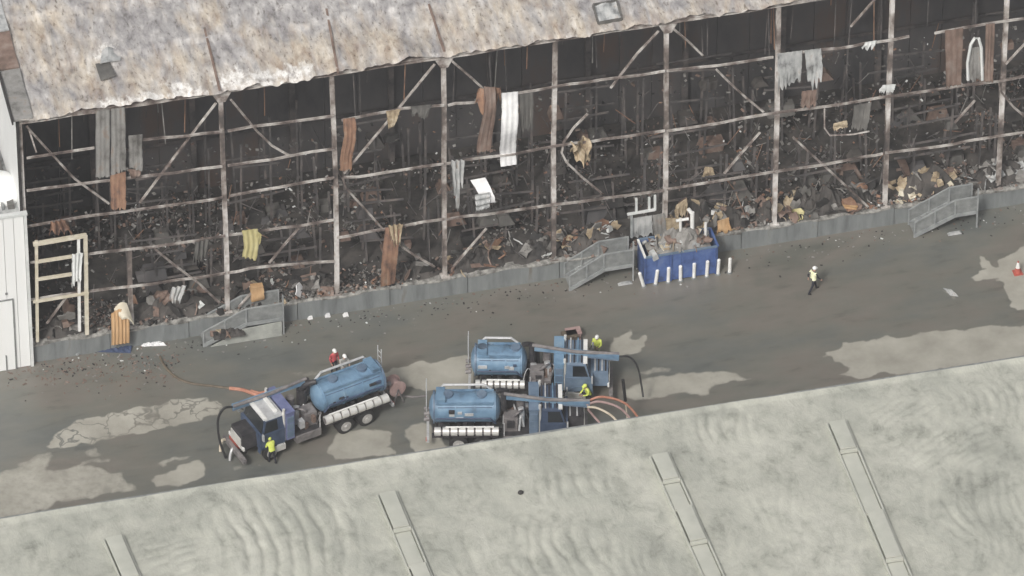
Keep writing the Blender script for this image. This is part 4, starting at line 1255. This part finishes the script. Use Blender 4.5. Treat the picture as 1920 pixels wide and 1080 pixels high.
    for k in range(7):
        xq, yq = x2+r.uniform(.1, max(.4, xe-x2-.1)), r.uniform(-.9, .9)
        MB().tube(arcpts((xq, yq, 1.1), (xq+r.uniform(-.5, .5), yq+r.uniform(-.5, .5), 2.6), (xq+r.uniform(-.7, .7), r.uniform(-.9, .9), 1.2)), r.uniform(.03, .07), 6).build('pipework', r.choice(['truck_dark', 'aluminium', 'truck_grey', 'hose_black', 'brown_sheet']), t, smooth=True)
    # cabinet behind the cab
    cb = MB().box((6.2, 0, 1.95), (.5, 2.3, 1.85)).build('cabinet', cabinet, t)
    MB().box((6.2, 0, 2.9), (.56, 2.36, .06)).build('lid', cabinet, cb)
    for k in range(3):
        MB().box((6.2, ns*1.165, 1.4+.5*k), (.4, .03, .42)).build('drawer', 'truck_steel_blue', cb)
    # cab
    c = MB()
    c.cur = 0
    c.taper((7.28, 0, 1.45), (1.5, 2.25, 1.0), (1, 1))
    c.taper((7.20, 0, 2.35), (1.34, 2.2, .85), (.80, .88), (-.08, 0))
    cabo = c.build('cab', cab, t)
    MB().taper((7.08, 0, 2.82), (1.12, 2.0, .14), (.9, .93)).build('cab_roof', 'aluminium' if whitebar else cab, cabo)
    if not whitebar:
        for k in range(5):
            MB().bar((6.62+.2*k, -1.0, 2.95), (6.62+.2*k, 1.0, 2.95), .07, .08).build('roof_rack_bar', ['truck_dark', 'aluminium', 'truck_dark', 'truck_blue', 'truck_dark'][k], cabo)
        for k in range(4):
            MB().box((8.15+.19*k, 0, 1.955), (.08, 1.0, .05)).build('bonnet_slat', 'truck_dark' if k % 2 else 'aluminium', cabo)
    if whitebar:
        MB().box((6.85, 0, 2.95), (.2, 1.5, .09)).build('light_bar', 'white_paint', cabo)
    MB().box((7.62, -.0, 2.86), (.22, 1.95, .10)).build('sun_visor', 'white_paint', cabo)
    MB().poly([(7.88, -1.0, 1.98), (7.88, 1.0, 1.98), (7.675, .90, 2.68), (7.675, -.90, 2.68)], (.03, 0, .012)).build('windscreen', 'glass_dark', cabo)
    for sg in (-1, 1):
        MB().poly([(6.95, sg*1.105, 2.02), (7.78, sg*1.105, 2.02), (7.58, sg*1.0, 2.66), (6.95, sg*1.0, 2.66)], (0, sg*.025, .005)).build('side_window', 'glass_dark', cabo)
        d = MB().box((7.33, sg*1.135, 1.5), (.9, .025, .85)).build('door', cab, cabo)
        MB().bar((7.85, sg*1.12, 2.1), (8.0, sg*1.4, 2.15), .04, .04).build('mirror_arm', 'truck_dark', cabo)
        MB().box((8.0, sg*1.42, 2.05), (.08, .16, .42)).build('mirror', 'aluminium', cabo)
        MB().box((7.0, sg*1.05, .72), (.9, .34, .36)).build('fuel_tank', 'chrome', t)
        MB().tube([(6.52, sg*1.0, 1.0), (6.52, sg*1.0, 3.15)], .08, 10).build('exhaust_stack', 'chrome', t, smooth=True)
    h = MB().taper((8.42, 0, 1.5), (.95, 1.5, .85), (.92, .8)).build('bonnet', nose, t)
    MB().box((8.92, 0, 1.38), (.05, 1.1, .66)).build('grille', 'chrome', h)
    for sg in (-1, 1):
        MB().grid(lambda u, v: Vector((7.35+math.cos(math.pi*(1-u))*.72, sg*(.85+v*.32), .72+.62*math.sin(math.pi*u))), 10, 2, (0, 0, .04)).build('front_wing', cab, t)
        MB().box((8.88, sg*.72, 1.15), (.1, .24, .2)).build('headlight', 'white_paint', t)
    MB().box((9.02, 0, .62), (.2, 2.35, .3)).build('front_bumper', 'truck_grey', t)
    for ob in [q for q in bpy.data.objects if q not in n0 and q.parent is t]:
        if ob.name.split('.')[0] not in ('deck', 'blower', 'cyclone', 'filter_canister', 'silencer', 'duct', 'valve_block', 'pipework', 'deck_post', 'tool_box'):
            ob.location.x -= cut
    # boom with hanging hose
    b0, b1 = Vector(boom[0]), Vector(boom[1])
    bo = MB().bar(b0, b1, .22, .24).build('boom', 'truck_blue' if boom[2:] != ('grey',) else 'truck_steel_blue', t)
    MB().bar(b0.lerp(b1, .5)+Vector((0, 0, -.2)), b1+Vector((0, 0, -.2)), .13, .14).build('boom_extension', 'truck_steel_blue', bo)
    MB().tube([b0+Vector((0, 0, -.9)), b0+Vector((0, 0, .15))], .17, 12).build('boom_pivot', 'truck_dark', bo, smooth=True)
    MB().tube([b0+Vector((0, 0, .2)), b0.lerp(b1, .5)+Vector((0, .16*ns, .16)), b1+Vector((0, .1, .1))], .10, 8).build('boom_hose', 'truck_grey', bo, smooth=True)
    return t, g
def loc2w(t, p):
    c, s = math.cos(t.rotation_euler.z), math.sin(t.rotation_euler.z)
    return Vector((t.location.x+c*p[0]-s*p[1], t.location.y+s*p[0]+c*p[1], t.location.z+p[2]))
T1, _ = truck('blue vacuum tanker parked alone at left, cab towards the lower left', (716, 758), math.radians(195.5), 1, tank_x=(.25, 3.95),
           boom=((4.3, -.55, 3.05), (8.7, -.75, 2.95)), cabinet='cabinet_violet', nose='truck_dark', sd=1)
T2, _ = truck('blue vacuum tanker parked behind the other, nearer the burnt warehouse', (884, 732), math.radians(-15), -1, tank_x=(.25, 2.75),
           boom=((3.3, -.05, 3.12), (8.0, -.55, 3.0)), cab='truck_steel_blue', cabinet='truck_blue', whitebar=False, cut=1.45, sd=2)
T3, _ = truck('blue vacuum tanker half hidden by the foreground roof edge', (806, 821), math.radians(-13.5), -1, tank_x=(.25, 3.55),
           boom=((4.0, -.25, 3.12), (8.6, -.7, 2.99)), cab='truck_blue_dark', whitebar=False, cut=.6, nose='truck_dark', sd=3)
# hoses: things of their own
def hose(name, label, pts, r, mat, n=8):
    m = MB().tube(pts, r, n)
    return tag(m.build(name, mat, None, smooth=True, origin='auto'), label, 'hose')
def smoothpath(P, k=6):
    P = [Vector(p) for p in P]
    out = []
    for i in range(len(P)-1):
        a, b, c, d = P[max(i-1, 0)], P[i], P[i+1], P[min(i+2, len(P)-1)]
        for j in range(k):
            t = j/k
            out.append(.5*((2*b)+(c-a)*t+(2*a-5*b+4*c-d)*t*t+(3*b-a-3*c+d)*t**3))
    return out+[P[-1]]
p = loc2w(T1, (8.7, -.75, 2.95))
hose('suction_hose', 'black suction hose hanging before the cab of the left tanker', smoothpath([p, p+Vector((-.5, -.1, .05)), p+Vector((-.85, -.2, -.6)), p+Vector((-.85, -.5, -1.8)), p+Vector((-.6, -.8, -2.85))]), .07, 'hose_black')
p = loc2w(T2, (8.0, -.55, 3.0))
q = gnd(1176, 786, .3)
hose('suction_hose', 'thin black hose drooping from the boom of the rear tanker', smoothpath([p, p+Vector((.6, -.1, -.1)), p+Vector((.95, -.4, -.7)), p+Vector((1.05, -.8, -1.6)), Vector((p.x+1.05, p.y-1.2, .9))]), .055, 'hose_black')
p = loc2w(T3, (8.5, -.7, 2.95))
for k, (mt, lab, dz, dx) in enumerate((('hose_orange', 'outermost orange hose looping from the boom of the half hidden tanker', .25, .5), ('hose_pink', 'pink hose looping inside the orange one at the half hidden tanker', .1, .2), ('hose_cream', 'cream innermost hose loop at the half hidden tanker', -.15, -.35), ('hose_pink', 'short pink hose dropping straight from the boom of the half hidden tanker', -.5, -1.0))):
    hose('suction_hose', lab, smoothpath([p+Vector((-.1, .15-.2*k, 0)), p+Vector((.6+dx*.4, .1-.2*k, dz)), p+Vector((1.6+dx, -.3-.2*k, -.5+dz)), p+Vector((2.3+dx*1.3, -1.0-.15*k, -1.7)), p+Vector((2.4+dx*1.4, -1.5-.15*k, -2.9))]), .065, mt)
hose('ground_hose', 'orange hose on the ground running left behind the left tanker', smoothpath([gnd(a, b, .09) for a, b in ((520, 741), (495, 742), (478, 739), (455, 731), (430, 728))]), .10, 'hose_orange')
hose('ground_hose', 'red orange hose beside the left tanker, shorter of the two', smoothpath([gnd(a, b, .09) for a, b in ((525, 735), (500, 735), (486, 737), (470, 733))]), .09, 'hose_orange')
hose('ground_hose', 'long muddy brown hose curving from the left tanker to the dock', smoothpath([gnd(a, b, .06) for a, b in ((432, 728), (400, 724), (360, 719), (335, 710), (318, 697), (306, 682), (300, 668))]), .07, 'hose_brown')
hose('ground_hose', 'grey hose linking the left tanker to the half hidden one', smoothpath([gnd(a, b, .06) for a, b in ((712, 737), (740, 740), (770, 744), (800, 742))]), .06, 'truck_grey')
# reel and pink hose at the rear of the left tanker
rp = loc2w(T1, (-.75, .1, 0))
rl = thing('hose_reel', 'pink hose reel standing at the rear of the left tanker', 'reel', (rp.x, rp.y, 0), math.radians(195.5))
MB().tube([(0, -.3, 1.1), (0, .3, 1.1)], .36, 16).build('coiled_hose', 'hose_pink', rl, smooth=True)
for y in (-.34, .34):
    MB().tube([(0, y-.02, 1.1), (0, y+.02, 1.1)], .5, 18).build('flange', 'hose_pink', rl)
    MB().bar((-.35, y*1.15, 0), (0, y*1.15, 1.1), .06, .06).build('leg', 'truck_grey', rl)
    MB().bar((.35, y*1.15, 0), (0, y*1.15, 1.1), .06, .06).build('leg', 'truck_grey', rl)
# red part and valve gear standing before the left tanker
rp = gnd(446, 845)
fr = thing('hose_cart', 'red-topped valve cart at the nose of the left tanker', 'cart', (rp.x, rp.y, 0), math.radians(195))
MB().box((0, 0, .75), (.6, .8, .5)).build('red_hood', 'red_paint', fr)
MB().box((0, 0, .35), (.7, .9, .12)).build('deck', 'truck_grey', fr)
for sx in (-.28, .28):
    for sy in (-.38, .38):
        MB().bar((sx, sy, 0), (sx, sy, .5), .07, .07).build('leg', 'truck_dark', fr)
MB().tube(arcpts((.3, -.4, .5), (.8, -.5, 1.1), (.9, -.3, .1)), .08, 8).build('hose_end', 'hose_cream', fr, smooth=True)
MB().tube(arcpts((.3, .3, .6), (.7, .5, .9), (.8, .6, .1)), .07, 8).build('hose_end', 'aluminium', fr, smooth=True)
# pale pole by the roof edge
g = gnd(1178, 800)
pt = fac(1168, 712, g.y)
pole = thing('marker_pole', 'tall thin pole, black above and pale below, at the foreground roof edge', 'pole', tuple(g))
d = pt-g
MB().tube([(0, 0, 0), d*.55], .05, 8).build('lower_pole', 'hose_cream', pole)
MB().tube([d*.55, d], .09, 8).build('upper_sleeve', 'hose_black', pole)
# toolbox parcels on the ground near the rear tanker
for k, (a, b, mt, lab) in enumerate(((1075, 634, 'hose_pink', 'faded red crate on the ground behind the rear tanker'), (1068, 640, 'hose_brown', 'brown bundle on the ground beside the faded red crate'))):
    g = gnd(a, b)
    m = MB().taper((g.x, g.y, .25), (.7, .5, .45), (1.08, 1.08))
    m.box((g.x, g.y, .5), (.85, .62, .07))
    tag(m.build('crate', mt, None, origin='auto'), lab, 'crate')

# ================================================================== LOOSE THINGS IN THE YARD
# orange arched sheet with cream cap over the dock edge
arch = thing('arched_panel', 'orange corrugated sheet arched over the dock edge with a cream cap', 'panel', tuple(gnd(225, 650)))
P0 = [fac(a, b, -.55) for a, b in ((208, 590), (242, 586), (242, 640), (208, 645))]
def fa(u, v):
    t_, b_ = P0[0].lerp(P0[1], u), P0[3].lerp(P0[2], u)
    q = t_.lerp(b_, v)
    q.z += .30*math.sin(u*math.pi)*(1-v)
    q.y += .03*math.sin(u*5*2*math.pi)-.18*math.sin(v*2.4)
    return q
MB().grid(fa, 16, 8, (0, .04, 0)).build('sheet', 'orange_sheet', arch, world=True)
P1 = [fac(a, b, -.35) for a, b in ((214, 582), (238, 572), (248, 600), (226, 590))]
MB().grid(lambda u, v: P1[0].lerp(P1[1], u).lerp(P1[3].lerp(P1[2], u), v)+Vector((0, -.45*v, .25*math.sin(u*3.1))), 6, 6, (0, 0, .12)).build('cap', 'cream_paint', arch, world=True)
def mat_on_ground(name, label, cat, px, mat, h=.06, wav=.05):
    P = [gnd(a, b, .03) for a, b in px]
    m = MB().grid(lambda u, v: P[0].lerp(P[1], u).lerp(P[3].lerp(P[2], u), v)+Vector((0, 0, h*.3+wav*abs(math.sin(u*11+v*5))*math.sin(min(1, max(0, v))*3.14))), 10, 5, (0, 0, -.025))
    return tag(m.build(name, mat, None, origin='auto'), label, cat)
mat_on_ground('tarpaulin', 'dark blue tarpaulin on the ground below the orange arched sheet', 'tarpaulin', [(190, 645), (250, 643), (245, 662), (182, 660)], 'tarp_blue', wav=.14)
mat_on_ground('white_sheet', 'white sheet lying at the foot of the dock right of the orange arched sheet', 'sheet', [(272, 642), (298, 640), (312, 648), (264, 650)], 'white_sheet', wav=.12)
mat_on_ground('pale_strip', 'pale strip of sheet lying on the wet yard at right', 'scrap', [(1768, 540), (1784, 543), (1797, 556), (1782, 554)], 'pale_sheet', wav=.04)
for k, (a, b, lab) in enumerate(((581, 597, 'white scrap of litter near the dock, left one of the pair'), (614, 593, 'white scrap of litter near the dock, right one of the pair'), (1790, 439, 'pale scrap lying under the right stair'), (648, 592, 'white scrap below the long rust sheet'), (1172, 533, 'pale flat board on the ground left of the blue bin'))):
    g = gnd(a, b)
    m = MB().taper((g.x, g.y, .09), ((.3, .24, .16) if k < 2 or k == 3 else (.8, .25, .1)), (.6, .7), (.04, 0))
    tag(m.build('litter', 'white_sheet' if k < 2 or k == 3 else 'pale_sheet', None, origin='auto'), lab, 'litter')
p, q = gnd(143, 666, .08), gnd(178, 636, .6)
tag(MB().channel([p, q], .1, .12).build('fallen_bar', 'galvanised', None, origin='auto'), 'grey steel bar leaning on the ground left of the blue tarpaulin', 'bar')
# traffic cone at the right edge
g = gnd(1908, 512)
cn = thing('traffic_cone', 'red and white traffic cone on the dry patch at the right edge', 'cone', tuple(g))
MB().box((0, 0, .03), (.5, .5, .06)).build('base', 'red_paint', cn)
MB().tube([(0, 0, .05), (0, 0, .4)], [.2, .13], 14).build('body', 'red_paint', cn, smooth=True)
MB().tube([(0, 0, .4), (0, 0, .78)], [.135, .06], 14).build('collar', 'white_paint', cn, smooth=True)
MB().tube([(0, 0, .78), (0, 0, .85)], [.06, .04], 14).build('tip', 'red_paint', cn, smooth=True)

# ================================================================== PEOPLE
def person(label, base, rz, top, legs, vest, helmet='helmet_white', pose='stand', H=1.76):
    P = {'pel': (0, 0, .96), 'sp': (.0, 0, 1.14), 'ch': (.01, 0, 1.36), 'nk': (.02, 0, 1.50), 'hd': (.035, 0, 1.60), 'ht': (.03, 0, 1.70)}
    R_ = {'pel': .145, 'sp': .135, 'ch': .155, 'nk': .06, 'hd': .092, 'ht': .085}
    E = [('pel', 'sp'), ('sp', 'ch'), ('ch', 'nk'), ('nk', 'hd'), ('hd', 'ht')]
    lean = {'stand': .0, 'walk': .06, 'bend': .38, 'reach': .14}[pose]
    st = {'stand': .06, 'walk': .34, 'bend': .14, 'reach': .12}[pose]
    for s, k in ((1, 'l'), (-1, 'r')):
        f = st*s
        P['hip'+k] = (.0, .10*s, .90)
        P['kn'+k] = (f*.55+.05, .11*s, .50)
        P['an'+k] = (f*.9-(.08 if f < 0 else 0), .11*s, .09 if f >= 0 else .11)
        P['to'+k] = (P['an'+k][0]+.19, .13*s, .05)
        R_.update({'hip'+k: .105, 'kn'+k: .068, 'an'+k: .048, 'to'+k: .042})
        E += [('pel', 'hip'+k), ('hip'+k, 'kn'+k), ('kn'+k, 'an'+k), ('an'+k, 'to'+k)]
        P['sh'+k] = (.0, .20*s, 1.40)
        if pose == 'walk':
            P['el'+k] = (-f*.45-.02, .26*s, 1.13); P['wr'+k] = (-f*.7+.10, .25*s, .92)
        elif pose in ('reach', 'bend'):
            P['el'+k] = (.16, .26*s, 1.16); P['wr'+k] = (.40, .16*s, 1.16+.05*s)
        else:
            P['el'+k] = (-.03, .27*s, 1.13); P['wr'+k] = (.12, .25*s, .90)
        R_.update({'sh'+k: .075, 'el'+k: .052, 'wr'+k: .036})
        E += [('ch', 'sh'+k), ('sh'+k, 'el'+k), ('el'+k, 'wr'+k)]
    upper = [k for k in P if P[k][2] > 1.0 or k[:2] in ('wr', 'el')]
    for k in upper:
        x, y, z = P[k]
        dz = z-.96
        P[k] = (x+dz*math.sin(lean), y, .96+dz*math.cos(lean)-x*math.sin(lean)*.4)
    keys = list(P)
    me = bpy.data.meshes.new('tmp')
    me.from_pydata([P[k] for k in keys], [(keys.index(a), keys.index(b)) for a, b in E], [])
    ob = bpy.data.objects.new('tmp', me)
    COL.objects.link(ob)
    sk = ob.modifiers.new('s', 'SKIN')
    sv = me.skin_vertices[0].data if me.skin_vertices else None
    if sv is None:
        bm = bmesh.new(); bm.from_mesh(me); bm.verts.layers.skin.verify(); bm.to_mesh(me); bm.free()
        sv = me.skin_vertices[0].data
    for i, k in enumerate(keys):
        sv[i].radius = (R_[k], R_[k]*(1.0 if k not in ('ch', 'pel', 'sp') else .9))
        sv[i].use_root = (k == 'pel')
    ob.modifiers.new('d', 'SUBSURF').levels = 1
    dg = bpy.context.evaluated_depsgraph_get()
    ev_ = ob.evaluated_get(dg)
    em = ev_.to_mesh()
    V = [tuple(v.co) for v in em.vertices]
    F = [tuple(f.vertices) for f in em.polygons]
    ev_.to_mesh_clear()
    bpy.data.objects.remove(ob)
    t = thing('person', label, 'person', tuple(base), rz)
    t.scale = (H/1.79,)*3
    m = MB()
    m.v, m.f = list(V), list(F)
    hd = Vector(P['hd']); ht = Vector(P['ht'])
    mats = ['skin', top, legs, 'boot', 'hair']
    for f in F:
        c = sum((Vector(V[i]) for i in f), Vector())/len(f)
        dw = min((c-Vector(P['wrl'])).length, (c-Vector(P['wrr'])).length)
        if (c-hd).length < .14 or (c-ht).length < .13 or dw < .06: mi = 0
        elif c.z < .12: mi = 3
        elif c.z < .97 and min((c-Vector(P['ell'])).length, (c-Vector(P['elr'])).length) > .2 and abs(c.y) < .22: mi = 2
        else: mi = 1
        m.mi.append(mi)
    m.mi = m.mi[:len(F)]
    # hands: palm, four fingers, thumb
    m.cur = 0
    for s, k in ((1, 'l'), (-1, 'r')):
        w = Vector(P['wr'+k]); e = Vector(P['el'+k])
        d = (w-e).normalized()
        sd_ = Vector((0, 1, 0)).cross(d).normalized()
        m.ell(w+d*.055, (.045, .028, .05), 8, 6)
        for j, L_ in enumerate((.07, .08, .075, .058)):
            b = w+d*.085+sd_*(-.03+.02*j)
            m.tube([b-d*.02, b+d*L_*.55, b+d*L_+Vector((0, -.02*s, -.01))], [.010, .009, .007], 5)
        b = w+d*.04+sd_*.04
        m.tube([b-sd_*.02, b+sd_*.02+d*.03, b+sd_*.02+d*.06], [.011, .010, .008], 5)
    # face: nose, ears, eyes, mouth; hair at the nape
    hx = hd+Vector((0, 0, .03))
    m.ell(hx+Vector((.095, 0, -.01)), (.018, .014, .026), 6, 5)
    for s in (-1, 1): m.ell(hx+Vector((0, .09*s, 0)), (.018, .01, .03), 6, 5)
    m.cur = 4
    for s in (-1, 1): m.ell(hx+Vector((.085, .033*s, .02)), (.01, .012, .008), 6, 4)
    m.ell(hx+Vector((-.045, 0, .01)), (.06, .08, .075), 8, 6)
    m.cur = 1
    m.build('body', mats, t, smooth='all', fix=False)
    # vest: shell pushed out from the trunk
    if vest:
        vm = MB()
        nn = {}
        for f in F:
            c = sum((Vector(V[i]) for i in f), Vector())/len(f)
            if .98 < c.z < 1.47 and abs(c.y) < .21 and (c-hd).length > .15 and min((c-Vector(P['ell'])).length, (c-Vector(P['elr'])).length) > .12:
                ax = Vector((P['sp'][0]+(c.z-1.14)*.15, 0, c.z))
                ids = []
                for i in f:
                    if i not in nn:
                        v = Vector(V[i]); dd = v-Vector((ax.x, 0, v.z))
                        nn[i] = len(vm.v)
                        vm.v.append(tuple(v+dd.normalized()*.022+Vector((0, 0, .004))))
                    ids.append(nn[i])
                vm.f.append(tuple(ids)); vm.mi.append(0)
        if vm.f:
            vm.build('vest', vest, t, smooth='all', fix=False)
    hc = hx+Vector((0, 0, .045))
    hm = MB()
    hm.ell(hc+Vector((0, 0, .01)), (.135, .115, .115), 14, 8)
    hm.ell(hc+Vector((.05, 0, -.01)), (.145, .11, .018), 14, 5)
    hm.build('helmet', helmet, t, smooth='all', fix=False)
    return t
person('person walking across the open yard, white helmet, pale yellow vest, dark trousers', gnd(1524, 548), math.radians(20), 'cloth_navy', 'cloth_navy', 'hi_vis_pale', pose='walk', H=1.82)
person('person in a red jacket and white helmet standing behind the left tanker', gnd(627, 700), math.radians(-70), 'cloth_red', 'cloth_navy', None)
person('person in pale grey clothes and white helmet close behind the left tank', gnd(645, 708), math.radians(-80), 'cloth_grey', 'cloth_grey', None, pose='reach')
person('person in yellow hi-vis vest and white helmet behind the cab of the rear tanker', gnd(1120, 672), math.radians(-120), 'hi_vis', 'cloth_tan', 'hi_vis', pose='reach')
person('person in bright yellow hi-vis bending between the rear and half hidden tankers', gnd(1104, 762), math.radians(200), 'hi_vis', 'cloth_navy', 'hi_vis', helmet='hi_vis', pose='bend')
person('person in yellow hi-vis standing beside the cab door of the left tanker', gnd(511, 869), math.radians(110), 'hi_vis', 'cloth_navy', 'hi_vis', helmet='hi_vis', pose='bend')

# ================================================================== HAZE
hm_ = bpy.data.materials.new('haze_air')
hm_.use_nodes = True
hn = hm_.node_tree.nodes
hn.clear()
hv_ = hn.new('ShaderNodeVolumePrincipled')
hv_.inputs['Color'].default_value = (.93, .94, .96, 1)
hv_.inputs['Density'].default_value = .00016
hv_.inputs['Anisotropy'].default_value = 0.0
ho_ = hn.new('ShaderNodeOutputMaterial')
hm_.node_tree.links.new(hv_.outputs[0], ho_.inputs['Volume'])
hz_ = MB().box((0, 0, 150), (1000, 1000, 306)).build('haze', hm_)
tag(hz_, 'thin pale haze filling the air', 'haze', kind='stuff')
